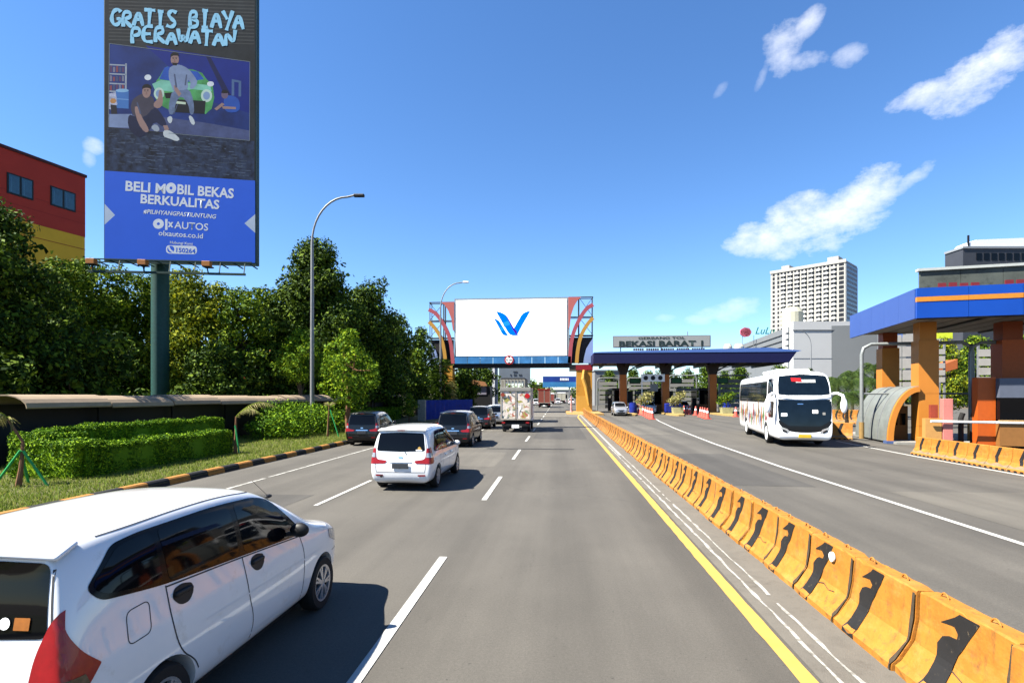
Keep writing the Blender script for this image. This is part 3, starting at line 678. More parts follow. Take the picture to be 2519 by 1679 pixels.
# ------------------------------------------------------------------ trucks
def box_truck(loc, Lb, wd, z0, z1, mbox, label, group, cab=M_white, discs=None, deco=None, stake=False, rz=0):
    root = empty('box_truck', loc, rz, label, 'truck', group)
    hw = wd/2
    if stake:
        b = MB(); b.box(-hw,0,z0,hw,Lb,z0+.12)
        for i in range(8): x = -hw+.05+i*(wd-.1)/7; b.box(x-.05,0,z0+.1,x+.05,.05,z1)
        for i in range(int(Lb/.5)):
            for sx in (-hw, hw-.05): b.box(sx, i*.5+.05, z0+.1, sx+.05, i*.5+.17, z1)
        b.box(-hw,.052,z1-.1,hw,.09,z1); b.box(-hw-.02,.06,z0+.55,hw+.02,.10,z0+.65)
        b.build('cargo_bed', mbox, root)
        MB().box(-hw*.98,.1,z1-.05,hw*.98,Lb,z1+.14).build('tarpaulin', M_dark, root, bevel=.05)
    else:
        MB().box(-hw,0,z0,hw,Lb,z1).build('cargo_box', mbox, root, bevel=.03)
        MB().box(-hw-.03,-.05,z1-.22,hw+.03,.06,z1+.03).build('top_rail', M_conc if deco else cab, root, bevel=.02)
        b = MB()
        for x in (-hw, hw-.08): b.box(x,-.025,z0,x+.08,.01,z1)
        b.box(-.04,-.03,z0,.0,.0,z1); b.box(.04,-.03,z0,.08,.0,z1); b.box(-hw,-.03,z0-.02,hw,.0,z0+.08)
        b.build('door_frame', mat('cream trim', (.55,.50,.42), .6, dirt=(.25,.2,.15), dscale=4, damt=.42), root)
    MB().box(-hw*.8,.2,.55,hw*.8,Lb+1.8,z0).build('chassis', M_black, root)
    c = MB(); c.prof([(-hw*.95,.6),(hw*.95,.6),(hw*.95,1.5),(hw*.85,2.25),(-hw*.85,2.25),(-hw*.95,1.5)], Lb+.15, Lb+1.9); co = c.build('cab', cab, root, bevel=.06)
    MB().box(-hw*.82,Lb+1.895,1.45,hw*.82,Lb+1.92,2.05).build('windshield', M_glass, root)
    MB().box(-hw*.9,-.1,.42,hw*.9,-.02,.56).build('rear_bumper', M_dark, root)
    for sx in (-1, 1):
        for y in (.9, Lb+.9): wheel(root, (sx*hw*.82, y, .38), .38, .24, sx, 5)
        MB().box(sx*hw*.8-.11,-.13,.60,sx*hw*.8+.11,-.06,.70).build('tail_light', M_red, root)
        MB().box(sx*hw*.62-.2,-.03,.15,sx*hw*.62+.2,-.01,.55).build('mud_flap', M_black, root)
    if discs:
        for i, (x, z, r_, m_) in enumerate(discs): MB().lathe([(.001,0),(r_,0),(r_,.02),(.001,.02)], 20, 0, Matrix.Translation((x,-.04,z)) @ Matrix.Rotation(PI/2, 4, 'X')).build('round_sign', m_, root)
    MB().box(-.24,-.14,.30,.24,-.12,.52).build('number_plate', M_white, root)
    return root
def splotch_mat(name, base, cols, scale):
    m = bpy.data.materials.new(name); m.use_nodes = True; t = m.node_tree; n = t.nodes; l = t.links; b = n['Principled BSDF']; b.inputs['Roughness'].default_value = .5
    tcn = n.new('ShaderNodeTexCoord'); last = None
    for i, c in enumerate(cols):
        mp = n.new('ShaderNodeMapping'); mp.inputs['Location'].default_value = (i*3.7, i*1.3, i*5.1); l.new(tcn.outputs['Object'], mp.inputs[0])
        no = n.new('ShaderNodeTexNoise'); no.inputs['Scale'].default_value = scale; no.inputs['Detail'].default_value = 3; no.inputs['Distortion'].default_value = .6; l.new(mp.outputs[0], no.inputs['Vector'])
        r = n.new('ShaderNodeValToRGB'); r.color_ramp.elements[0].position = .58; r.color_ramp.elements[1].position = .62; l.new(no.outputs[0], r.inputs[0])
        mx_ = n.new('ShaderNodeMix'); mx_.data_type = 'RGBA'; mx_.inputs[7].default_value = (*c, 1); l.new(r.outputs[0], mx_.inputs[0])
        if last: l.new(last, mx_.inputs[6])
        else: mx_.inputs[6].default_value = (*base, 1)
        last = mx_.outputs[2]
    l.new(last, b.inputs['Base Color']); MATS[name] = m; return m
M_graf = splotch_mat('painted box', (.50,.44,.38), [(.62,.50,.46),(.16,.20,.12),(.30,.10,.06),(.62,.60,.55),(.05,.07,.08),(.25,.22,.05)], 2.6)
M_rd = mat('red disc', (.62,.01,.012), .4, var=0)
box_truck((-2.85, 35.2, 0), 3.6, 2.0, .85, 2.95, M_graf, 'small box truck with rear doors painted in faded figures and a red disc', 'trucks', discs=[(.78,2.42,.17,M_rd), (-.85,2.5,.13,mat('brown disc', (.35,.06,.03), .5))], deco=True)
box_truck((-4.1, 47.5, 0), 4.5, 2.2, .9, 3.9, mat('weathered bed boards', (.42,.40,.34), .8, dirt=(.2,.16,.1), damt=.45), 'stake bed truck with a dark tarpaulin ahead of the box truck', 'trucks', stake=True)
box_truck((-2.9, 107, 0), 6, 2.5, .95, 3.75, mat('faded red box', (.30,.07,.045), .7, dirt=(.45,.2,.14), dscale=1.2, damt=.42), 'distant truck with a faded red cargo box', 'trucks', cab=mat('red cab', (.35,.03,.02), .4))
box_truck((.9, 165, 0), 6, 2.5, .95, 3.4, mat('cream box', (.62,.58,.45), .6), 'distant truck with a cream cargo box beyond the red one', 'trucks')
box_truck((-2.3, 150, 0), 5, 2.2, .9, 3.1, mat('dull red box', (.35,.08,.06), .6), 'small red truck half hidden behind the faded red one', 'trucks')

# ------------------------------------------------------------------ coach
def coach():
    W2 = 1.25; Lc = 11.2
    xb = [0,.5,1.0,1.18,1.24,1.25,1.25,1.25,1.235,1.20,1.08,.55,0]
    zb = [.30,.30,.30,.36,.60,1.05,1.55,2.0,2.75,3.20,3.38,3.47,3.49]
    def ring(y, wf=1, dz=0, zt=1):
        ys = y if isinstance(y, list) else [y]*13
        return [(xb[k]*wf, ys[k], zb[k]*zt if k < 9 else zb[k]+dz) for k in range(13)]
    # front is at y = Lc
    front = [Lc-.28,Lc-.2,Lc-.12,Lc+.02,Lc+.06,Lc+.04,Lc-.0,Lc-.05,Lc-.22,Lc-.42,Lc-.62,Lc-.66,Lc-.66]
    rings = [ring([.0]*9+[.03,.1,.12,.12], .96), ring(.22), ring(1.6), ring(4), ring(7), ring(9.2), ring([Lc-1.2]*9+[Lc-1.35]*4), ring([f-.38 for f in front], .995), ring(front, .90, -.05)]
    me = hull(rings, .55, arches=((2.9,.5),(9.1,.5)), arch_r=.56, arch_x=.9, levels=3)
    skn = Skin(me); me.materials.clear()
    pw = mat('white coach paint', (.80,.80,.79), .3, var=.03, scale=1, coat=1)
    me.materials.append(pw); me.materials.append(M_black); me.name = 'body'
    root = empty('coach', (0,0,0), 0, 'white coach with painted figures along its side driving out of the toll plaza', 'bus')
    b = bpy.data.objects.new('body', me); COL.objects.link(b); b.parent = root
    VIEWS['F'] = (Vector((0,20,0)), X_, Z_, -Y_)
    gl = mat('coach glass', (.006,.012,.02), .05, var=.3, scale=3, spec=.3)
    # upper and lower windscreens with a white band between
    skn.patch(rpoly([(-1.07,2.33),(1.07,2.33),(1.06,2.8),(.99,3.22),(0,3.30),(-.99,3.22),(-1.06,2.8)], .1, 5), 'F', off=.006, step=.07).build('upper_windscreen', gl, root, smooth=True)
    skn.patch(rpoly([(-.66,.95),(.66,.95),(1.08,1.22),(1.14,2.16),(0,2.10),(-1.14,2.16),(-1.08,1.22)], .1, 5), 'F', off=.006, step=.07).build('windscreen', gl, root, smooth=True)
    skn.patch(chaikin([(-.66,.66),(.66,.66),(1.06,.98),(1.12,1.30),(-1.12,1.30),(-1.06,.98)], 2, True), 'F', off=.004, step=.07).build('front_mask', mat('gloss black mask', (.006,.006,.007), .25, var=0), root, smooth=True)
    bandm = MB()
    for i in range(24):
        t = -1+2*i/24; t2 = -1+2*(i+1)/24
        def bp(t, z): x = t*1.16; h = skn.hit(Vector((x, 20, z)), -Y_, .04) or Vector((x, Lc-.1, z)); return h
        zz = lambda t: 2.20 + .10*abs(t)**2
        a, b2 = bp(t, zz(t)-.05), bp(t2, zz(t2)-.05); c, d = bp(t2, zz(t2)+.08), bp(t, zz(t)+.08)
        bandm.add([a, b2, c, d, a+Vector((0,-.1,0)), b2+Vector((0,-.1,0)), c+Vector((0,-.1,0)), d+Vector((0,-.1,0))], [(0,1,2,3),(0,1,5,4),(3,2,6,7)])
    bandm.build('front_band', pw, root, smooth=True)
    skn.patch([(-.52,2.90),(.30,2.90),(.30,3.04),(-.52,3.04)], 'F', off=.02).build('route_board', mat('pale board', (.55,.58,.58), .5), root)
    skn.patch([(.05,2.93),(.48,2.96),(.50,3.12),(.08,3.10)], 'F', off=.03).build('route_board', M_rd, root)
    for (x, z, wd_, h, m_) in ((.72,1.38,.26,.15,mat('pale sticker', (.65,.72,.75), .5)), (-.55,1.52,.24,.16,M_white), (-.85,1.45,.12,.12,M_conc), (.05,1.92,.24,.04,M_chrome)):
        skn.patch(rpoly([(x,z),(x+wd_,z),(x+wd_,z+h),(x,z+h)], .03), 'F', off=.012).build('sticker', m_, root)
    for sg in (-1, 1):
        skn.patch(rpoly([(sg*.60,.62),(sg*.98,.80),(sg*1.02,.92),(sg*.70,.80)], .05), 'F', off=.01).build('headlight', M_clear, root, smooth=True)
        skn.patch(rpoly([(sg*.72,.62),(sg*.95,.72),(sg*.90,.80),(sg*.74,.72)], .03), 'F', off=.016).build('fog_light', M_dark, root)
        # hanging mirror ears
        t = MB().tube([(sg*1.12,Lc-.28,2.38),(sg*1.35,Lc-.05,2.42),(sg*1.52,Lc+.10,2.32),(sg*1.55,Lc+.12,2.15)], [.06,.06,.07,.08], 10)
        mo = t.build('mirror_arm', pw, root, smooth=True)
        MB().ball((sg*1.56,Lc+.12,1.88), (.14,.10,.34), n=12).build('wing_mirror', pw, mo, smooth=True)
        sd = 'R' if sg > 0 else 'L'
        y = .6; band = rpoly([(.35,1.98),(9.35,1.98),(9.35,3.02),(.55,3.02)], .18, 5)
        skn.patch(band, sd, off=.004, step=.12).build('window_band', M_dark, root, smooth=True)
        for i in range(6):
            skn.patch(rpoly([(.55+i*1.46,2.04),(.55+i*1.46+1.38,2.04),(.55+i*1.46+1.38,2.94),(.55+i*1.46,2.94)], .06), sd, off=.009, step=.12).build('side_window', gl, root, smooth=True)
        skn.patch(rpoly([(9.6,2.3),(10.72,2.3),(10.55,3.12),(9.6,3.12)], .08), sd, off=.009, step=.1).build('side_window', gl, root, smooth=True)
        skn.patch(rpoly([(9.75,1.3),(10.75,1.3),(10.85,2.05),(9.75,2.05)], .1), sd, off=.009, step=.1).build('driver_window', gl, root, smooth=True)
        sm = MB()
        for q in (1.0, 3.9, 5.2, 6.5, 7.8): skn.line([(q,.5),(q,1.25)], .02, sd, sm)
        skn.line([(.4,1.27),(8.4,1.27)], .02, sd, sm); sm.build('locker_seam', M_seam, root)
        # painted figures, brown, green, red
        rnd = random.Random(11); cols = [(.45,.16,.05),(.10,.22,.08),(.30,.03,.04),(.10,.07,.12),(.55,.30,.10),(.20,.12,.06),(.08,.12,.30)]
        fig = MB(); ms = [mat('figure paint %s' % w_, c, .5) for w_, c in zip(('ochre','green','maroon','violet','tan','brown','blue'), cols)]
        for i in range(17):
            y0 = .8 + i*.50 + rnd.random()*.2; z0 = .58+rnd.random()*.25; h = .75+rnd.random()*.55
            p = [(y0,z0),(y0+.12,z0+.02),(y0+.22,z0+h*.4),(y0+.44,z0+h*.55),(y0+.36,z0+h*.7),(y0+.26,z0+h*.72),(y0+.24,z0+h),(y0+.08,z0+h*1.04),(y0+.05,z0+h*.75),(y0-.08,z0+h*.5)]
            skn.patch(chaikin(p, 1, True), sd, fig, off=.006+.0006*(i % 5), step=.09, mi=i % 7)
        fig.build('painted_figures', ms, root)
        for yy in (2.9, 9.1): wheel(root, (sg*1.08, yy, .5), .5, .30, sg, 8, rimm=M_white)
    MB().box(-.26, Lc+.04, .42, .26, Lc+.085, .58).build('number_plate', M_platey, root, bevel=.01)
    MB().box(-.8, 5.6, 3.44, .8, 8.9, 3.62).build('roof_unit', pw, root, bevel=.08)
    MB().box(-.9,.4,.22,.9,10.6,.4).build('underbody', M_black, root)
    return root
bus = coach(); bhead = R(180-10)
bus.rotation_euler = (0, 0, bhead)
fc = PD(1848, 1000, 25.2); dv = Vector((-math.sin(bhead), math.cos(bhead), 0))
bus.scale = (1.04, 1, 1.055)
bus.location = (fc.x-dv.x*11.2, fc.y-dv.y*11.2, 0)
# ------------------------------------------------------------------ vegetation
M_bark = mat('bark', (.10,.07,.045), .9, var=.35, scale=8, bump=.6, bscale=20)
M_bark2 = mat('orange bark', (.26,.12,.05), .85, var=.3, scale=8, bump=.4)
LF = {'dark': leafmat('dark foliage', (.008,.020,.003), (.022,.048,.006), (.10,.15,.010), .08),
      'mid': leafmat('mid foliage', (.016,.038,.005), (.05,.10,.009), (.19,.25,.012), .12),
      'lime': leafmat('lime foliage', (.03,.07,.006), (.08,.155,.010), (.24,.32,.012), .2),
      'yellow': leafmat('yellow green foliage', (.03,.055,.006), (.09,.13,.011), (.27,.28,.012), .2),
      'hedge': leafmat('hedge foliage', (.012,.038,.003), (.045,.11,.005), (.20,.31,.008), .06),
      'palm': leafmat('palm foliage', (.010,.022,.005), (.022,.042,.008), (.05,.075,.014), .1),
      'red': leafmat('red foliage', (.30,.03,.02), (.35,.09,.03), (.12,.14,.03)),
      'dry': leafmat('dry fronds', (.10,.11,.03), (.20,.19,.06), (.32,.28,.12))}
def leaf_mesh(name, P, Nrm, size, m, rng, aspect=1.7):
    """one small folded blade per point"""
    n = len(P); s = size*(.6+.8*rng.random(n))[:, None]
    t = rng.normal(size=(n, 3)); t[:, 2] -= .35; t -= (t*Nrm).sum(1)[:, None]*Nrm; t /= np.linalg.norm(t, axis=1)[:, None]+1e-9
    b = np.cross(Nrm, t)
    c = P
    V = np.stack([c-t*s*aspect*.5, c+b*s*.42+Nrm*s*.1, c+t*s*aspect*.5, c-b*s*.42+Nrm*s*.1], 1).reshape(-1, 3)
    me = bpy.data.meshes.new(name); me.vertices.add(4*n); me.vertices.foreach_set('co', V.ravel().astype(np.float32))
    me.loops.add(4*n); me.loops.foreach_set('vertex_index', np.arange(4*n, dtype=np.int32))
    me.polygons.add(n); me.polygons.foreach_set('loop_start', np.arange(0, 4*n, 4, dtype=np.int32)); me.polygons.foreach_set('loop_total', np.full(n, 4, dtype=np.int32))
    me.update(calc_edges=True); me.materials.append(m)
    return me
def leaf_obj(name, P, Nrm, size, m, rng, parent=None, **k):
    o = bpy.data.objects.new(name, leaf_mesh(name, P, Nrm, size, m, rng, **k)); COL.objects.link(o); o.parent = parent; return o
def crown_pts(clumps, density, rng, thick=.35):
    Ps, Ns = [], []
    for (c, r) in clumps:
        n = int(density*(r[0]*r[1]+r[0]*r[2]+r[1]*r[2])/3*4)
        d = rng.normal(size=(n, 3)); d /= np.linalg.norm(d, axis=1)[:, None]
        q = 1-thick*rng.random(n)**1.5; q *= 1+.10*rng.normal(size=n)
        p = np.array(c)+d*np.array(r)*q[:, None]
        nn = d+rng.normal(size=(n, 3))*.75; nn /= np.linalg.norm(nn, axis=1)[:, None]
        Ps.append(p); Ns.append(nn)
    return np.concatenate(Ps), np.concatenate(Ns)
def tree(loc, h, r, kind='dark', label='', seed=1, base=1.2, leaf=.17, dens=62, group='trees on the left verge', nclump=26, squash=1.0, name='broadleaf_tree', sparse=0, bark=None, top=None, flowers=0):
    leaf *= .72; rng = np.random.default_rng(seed); root = empty(name, loc, 0, label, 'tree', group)
    ch = h-base; cl = []
    for i in range(nclump):
        t = (i+.5)/nclump; z = base + ch*(.10+.84*t)
        rr = r*(1-.86*abs(2*t-.85)**2.2) if top is None else r*np.interp(t, [0,.3,.6,1], top)
        rr = max(.2*r, rr); a = i*2.4+rng.random()*.9; k = rng.random()**.45
        cr = r*(.26+.20*rng.random())*(1-.25*t)
        cl.append(((math.cos(a)*(rr-cr*.6)*k, math.sin(a)*(rr-cr*.6)*k, min(z, h-cr*.55)), (cr, cr, cr*(.65+.3*rng.random())*squash)))
    for i in range(int(nclump*1.6)):  # small outer sprigs break the outline
        c, q = cl[int(rng.integers(len(cl)))]; d = rng.normal(size=3); d[2] = abs(d[2])*.6; d /= np.linalg.norm(d); s_ = .22+.25*rng.random()
        cl.append((tuple(np.array(c)+d*np.array(q)*1.0), (q[0]*s_, q[1]*s_, q[2]*s_)))
    P, Nn = crown_pts(cl, dens*(.17/leaf)**2*(.17/.17), rng)
    leaf_obj('crown', P, Nn, leaf, LF[kind], rng, root)
    if not sparse:   # shaded inner foliage so the crown is not see-through
        core = []
        for c, q in cl[:nclump]: core.append((c, tuple(.72*x for x in q)))
        for t in (.2,.4,.6,.75): core.append(((0,0,base+ch*t), (r*.55,r*.55,ch*.18)))
        Pc, Nc = crown_pts(core, dens*.24*(.17/leaf)**2, rng, .8); leaf_obj('inner_foliage', Pc, Nc, leaf*2.2, LF[kind], rng, root, aspect=1.2)
    tb = MB(); top_ = base+ch*.55
    wob = [(rng.normal()*.06*h*.3, rng.normal()*.06*h*.3) for _ in range(5)]
    trunk = [(wob[i][0]*i/4, wob[i][1]*i/4, top_*i/4) for i in range(5)]; rad = max(.07, h*.022)
    tb.tube(trunk, [rad*(1.35-.2*i) for i in range(5)], 8)
    for i in range(9):
        c, q = cl[(i*5) % nclump]; s0 = Vector(trunk[2 + i % 3]); e = Vector(c); m_ = s0.lerp(e, .5)+Vector((0,0,-.1*h*.3))
        tb.tube([s0, m_, e], [rad*.5, rad*.32, rad*.12], 6)
    tb.build('trunk', bark or M_bark, root, smooth=True)
    if flowers:
        k = rng.integers(len(P), size=flowers); leaf_obj('blossom', P[k]*1.02, Nn[k], leaf*.9, LF['red'], rng, root)
    return root
def gp(u, d): p = PD(u, 908, d); return (p.x, p.y, 0)
def th(v, d): return CH+(908-v)*d/F
T = tree
T(gp(-25, 22), th(452, 22), 3.3, 'dark', 'dark tree filling the left edge of the view in front of the red building', 11, leaf=.15, nclump=34, top=[.9,1,1,.35])
T(gp(70, 27), th(600, 27), 2.6, 'dark', 'low dark tree at the foot of the red building', 12, leaf=.16, nclump=24, top=[1,1,.9,.5], flowers=20)
T(gp(150, 36), th(590, 36), 3.2, 'mid', 'sunlit green tree just right of the red and yellow building', 13, leaf=.17, nclump=30, top=[1,1,1,.6], flowers=30)
T(gp(255, 40), th(598, 40), 4.0, 'mid', 'bushy green tree under the left half of the tall billboard', 14, leaf=.18, nclump=34, top=[1,1,1,.6])
T(gp(350, 43), th(625, 43), 3.6, 'mid', 'green tree directly behind the billboard post', 15, leaf=.18, nclump=30, top=[1,1,1,.6])
T(gp(455, 41), th(635, 41), 4.0, 'yellow', 'yellow green tree under the right half of the tall billboard', 16, leaf=.19, nclump=34, top=[1,1,1,.65], flowers=25)
T(gp(560, 40), th(652, 40), 3.0, 'mid', 'rounded tree between the billboard and the tallest tree', 17, leaf=.18, nclump=28, top=[1,1,1,.6])
T(gp(725, 44), th(548, 44), 4.9, 'dark', 'tallest broad dark tree behind the nearer street lamp', 18, leaf=.20, nclump=52, top=[1,1,.85,.25])
T(gp(650, 46), th(655, 46), 3.4, 'mid', 'green tree at the left shoulder of the tallest tree', 19, leaf=.20, nclump=30, top=[1,1,.9,.5])
T(gp(845, 50), th(648, 50), 4.2, 'dark', 'dark tree at the right shoulder of the tallest tree', 20, leaf=.21, nclump=40, top=[1,1,.95,.4])
T(gp(905, 60), th(716, 60), 3.6, 'dark', 'dark tree sloping down toward the screen gantry', 21, leaf=.23, nclump=30, top=[1,1,.9,.5])
T(gp(968, 72), th(745, 72), 2.8, 'dark', 'small dark tree touching the left truss of the gantry', 22, leaf=.22, nclump=26)
T(gp(955, 64), th(795, 64), 2.2, 'mid', 'light green low tree left of the gantry foot', 23, leaf=.2, nclump=22)
for i, (u, d, v, lb) in enumerate(((1075, 88, 812, 'dark tree seen under the left end of the screen'), (1110, 96, 826, 'dark tree under the screen beside the grey hoarding'), (1030, 92, 800, 'dark tree behind the left gantry pillar'), (1065, 80, 850, 'low dark bush tree behind the blue site fence'))):
    T(gp(u, d), th(v, d), 3.2, 'dark', lb, 30+i, leaf=.26, nclump=22, base=.5)
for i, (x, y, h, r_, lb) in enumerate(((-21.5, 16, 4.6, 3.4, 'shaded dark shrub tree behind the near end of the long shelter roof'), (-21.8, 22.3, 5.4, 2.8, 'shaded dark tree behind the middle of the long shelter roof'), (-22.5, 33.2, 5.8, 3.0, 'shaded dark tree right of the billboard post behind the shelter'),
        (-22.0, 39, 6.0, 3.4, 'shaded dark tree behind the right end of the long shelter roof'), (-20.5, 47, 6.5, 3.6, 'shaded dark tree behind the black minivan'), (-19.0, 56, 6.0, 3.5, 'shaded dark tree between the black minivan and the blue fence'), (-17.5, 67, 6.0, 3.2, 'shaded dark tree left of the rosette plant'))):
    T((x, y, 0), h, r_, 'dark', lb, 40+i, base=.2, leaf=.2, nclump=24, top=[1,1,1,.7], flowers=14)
T(gp(800, 33), th(752, 33), 2.15, 'lime', 'small bright yellow green tree with forked orange trunk behind the hedge', 50, base=1.6, leaf=.16, nclump=24, dens=55, bark=M_bark2, sparse=1)
T(gp(690, 36), th(758, 36), 1.9, 'lime', 'small pale lime tree beside the nearer street lamp post', 51, base=3.2, leaf=.12, nclump=18, dens=40)
T(gp(940, 44), 2.6, .9, 'mid', 'small clipped tree right of the black minivan', 52, base=.6, leaf=.12, nclump=12)
# trees behind the toll plaza
for i, (u, d, v, r_, k, lb) in enumerate(((1455, 110, 846, 3.5, 'dark', 'green tree behind the first toll lane'), (1530, 112, 840, 3.8, 'dark', 'green tree behind the second toll lane'), (1620, 108, 838, 3.5, 'dark', 'green tree behind the third toll lane'), (1700, 95, 842, 3.6, 'dark', 'dark tree behind the coach roof'), (1790, 85, 842, 3.4, 'dark', 'dark tree at the right end of the far toll roof'),
        (1400, 118, 850, 3.2, 'dark', 'dark tree behind the silver car at the first toll lane'), (1490, 122, 852, 3.6, 'dark', 'dark tree between the first and second far columns'), (1580, 120, 850, 3.6, 'dark', 'dark tree between the second and third far columns'), (1665, 112, 850, 3.4, 'dark', 'dark tree right of the third far column'),
        (2170, 48, 775, 2.4, 'yellow', 'yellow green tree seen between the near toll columns'), (2240, 50, 768, 2.8, 'mid', 'leafy tree between the bent white pipes'), (2340, 52, 770, 3.0, 'mid', 'leafy tree at the right edge behind the toll booth'), (1860, 78, 850, 2.8, 'dark', 'dark tree behind the coach windscreen'), (2050, 60, 830, 2.6, 'dark', 'dark tree behind the shell shaped shelter'))):
    T(gp(u, d), th(v, d), r_, k, lb, 60+i, leaf=.24 if d > 60 else .17, nclump=20, base=.8, group='trees behind the toll plaza', dens=50)

def palm(loc, h, label, seed, fr=2.0, nf=30, group='palms beside the plaza', kind='palm', lean=0, name='palm_tree', bark=M_bark, drop=1.25):
    rng = np.random.default_rng(seed); root = empty(name, loc, 0, label, 'palm', group)
    MB().tube([(0,0,0),(lean*.3,0,h*.4),(lean,0,h)], [.16,.12,.09], 8).build('trunk', bark, root, smooth=True)
    Ps = []; V = []; Fc = []
    for i in range(nf):
        a = i*2.4+rng.random()*.5; up = .1+1.25*rng.random(); L_ = fr*(.8+.4*rng.random()); pts = []
        for j in range(13):
            t = j/12; pts.append(Vector((lean+math.cos(a)*L_*t*(.55+.45*(1-up*.4)), math.sin(a)*L_*t, h+L_*(up*t*.8-drop*t*t*(.8+.3*up)))))
        for j in range(1, 13):
            p, q = pts[j-1], pts[j]; d = (q-p).normalized(); side = d.cross(Vector((0,0,1))).normalized(); wl = fr*.30*math.sin(PI*min(1, .12+j/13))
            for s_ in (-1, 1):
                for k in range(2):
                    b0 = p.lerp(q, k/2); tip = b0+side*s_*wl+d*wl*.45+Vector((0,0,-wl*(.35+.3*rng.random())))
                    o_ = len(V); V += [b0, b0+d*fr*.03, tip]; Fc.append((o_, o_+1, o_+2))
    me = bpy.data.meshes.new('crown'); me.from_pydata(V, [], Fc); me.materials.append(LF[kind]); o = bpy.data.objects.new('crown', me); COL.objects.link(o); o.parent = root
    return root
for i, (u, d, v, lb) in enumerate(((1895, 52, 858, 'dark palm just right of the coach roof'), (1925, 47, 850, 'dark palm behind the coach mirror'), (1958, 50, 836, 'taller dark palm left of the bent white pipe'), (1985, 46, 850, 'dark palm behind the bent white pipe'), (1945, 42, 882, 'low dark palm above the striped barriers'), (2010, 55, 822, 'tall dark palm beside the first near toll column'))):
    palm(gp(u, d), th(v, d)-.9, lb, 80+i, fr=2.1)
# rosette plant in front of the gantry foot
def rosette(loc, h, label, seed):
    rng = np.random.default_rng(seed); root = empty('rosette_plant', loc, 0, label, 'plant')
    MB().tube([(0,0,0),(.1,0,h*.5),(0,0,h*.9)], [.12,.08,.06], 7).build('stem', M_bark2, root)
    MB().tube([(0,0,.6),(.5,0,h*.35),(.55,0,h*.6)], [.08,.06,.05], 7).build('stem', M_bark2, root)
    V = []; Fc = []
    for i in range(520):
        z = h*(.30+.68*rng.random()); a = rng.random()*6.28; L_ = .55+.5*rng.random(); r0 = .05+.25*rng.random(); d = Vector((math.cos(a), math.sin(a), .6-1.1*rng.random())); s_ = Vector((-math.sin(a), math.cos(a), 0))*.05
        b0 = Vector((math.cos(a)*r0+(.5 if i % 4 == 0 else 0), math.sin(a)*r0, z)); o_ = len(V); m_ = b0+d*L_*.6; V += [b0-s_*.5, b0+s_*.5, m_+s_, b0+d*L_+Vector((0,0,-.25*L_)), m_-s_]; Fc.append((o_,o_+1,o_+2,o_+3,o_+4))
    me = bpy.data.meshes.new('foliage'); me.from_pydata(V, [], Fc); me.materials.append(LF['dark' if seed % 2 else 'dry']); o = bpy.data.objects.new('foliage', me); COL.objects.link(o); o.parent = root
rosette(gp(1010, 58), 6.6, 'tall dark rosette plant with orange stems in front of the left gantry pillar', 5)
rosette(gp(1022, 60), 4.0, 'shorter dry leaved plant beside the tall rosette plant', 6)
# clipped hedges: boxes of small leaves following the sides
def hedge(boxes, label, seed, dens=1300, leaf=.045, parent_loc=(0,0,0)):
    rng = np.random.default_rng(seed); root = empty('hedge', parent_loc, 0, label, 'hedge', 'clipped hedges on the verge'); Ps, Ns = [], []; core = MB()
    for (x0, y0, z0, x1, y1, z1) in boxes:
        core.box(x0+.07,y0+.07,z0,x1-.07,y1-.07,z1-.07)
        for ax, s_ in ((0,-1),(0,1),(1,-1),(1,1),(2,1)):
            lo = np.array([x0,y0,z0]); hi = np.array([x1,y1,z1]); o_ = [i for i in range(3) if i != ax]; area = (hi[o_[0]]-lo[o_[0]])*(hi[o_[1]]-lo[o_[1]])
            n = int(area*dens*(1.3 if ax == 2 else 1)); p = lo+(hi-lo)*rng.random((n, 3)); p[:, ax] = (lo if s_ < 0 else hi)[ax] - s_*rng.random(n)*.12
            wv = .05*np.sin(p[:, 1]*2.1+seed)+.04*np.sin(p[:, 1]*5.3)+.03*np.sin(p[:,0]*7+p[:,2]*6); p[:, ax] += wv*s_*(.8 if ax == 2 else .9)
            p += rng.normal(size=p.shape)*.018
            # rounded shoulders
            c = (lo+hi)/2; e = (hi-lo)/2; q = np.clip((np.abs(p-c)/e), 0, 1); k = np.sort(q, axis=1)[:, 1]; p = c+(p-c)*(1-.05*np.clip((k-.8)/.2, 0, 1))[:, None]
            nn = rng.normal(size=(n, 3))*.8; nn[:, ax] += s_; nn /= np.linalg.norm(nn, axis=1)[:, None]; Ps.append(p); Ns.append(nn)
    leaf_obj('foliage', np.concatenate(Ps), np.concatenate(Ns), leaf, LF['hedge'], rng, root, aspect=1.5)
    core.build('inner_foliage', LF['hedge'], root)
    return root
hedge([(-14.2,13.9,.1,-13.3,20.8,1.03), (-16.3,15.0,.1,-15.5,23.6,1.44), (-15.5,13.7,.1,-13.4,14.7,1.12), (-16.2,14.3,.1,-14.9,15.8,1.30)], 'long clipped hedge in two parallel rows joined at the near end', 3)
def bush(label, cl, seed, leaf=.07, dens=260):
    rg = np.random.default_rng(seed); root = empty('hedge', (0,0,0), 0, label, 'hedge', 'clipped hedges on the verge')
    for i in range(26):
        c, q = cl[int(rg.integers(len(cl)))]; d = rg.normal(size=3); d[2] = abs(d[2]); d /= np.linalg.norm(d); s_ = .25+.2*rg.random(); cl = cl+[(tuple(np.array(c)+d*np.array(q)*.95), (q[0]*s_, q[1]*s_, q[2]*s_))]
    P, Nn = crown_pts(cl, dens, rg); k = P[:, 2] > .1; leaf_obj('foliage', P[k], Nn[k], leaf, LF['hedge'], rg, root, aspect=1.5)
    P, Nn = crown_pts([(c, tuple(.75*x for x in q)) for c, q in cl], dens*.3, rg, .8); k = P[:, 2] > .1; leaf_obj('inner_foliage', P[k], Nn[k], leaf*2.2, LF['hedge'], rg, root, aspect=1.2)
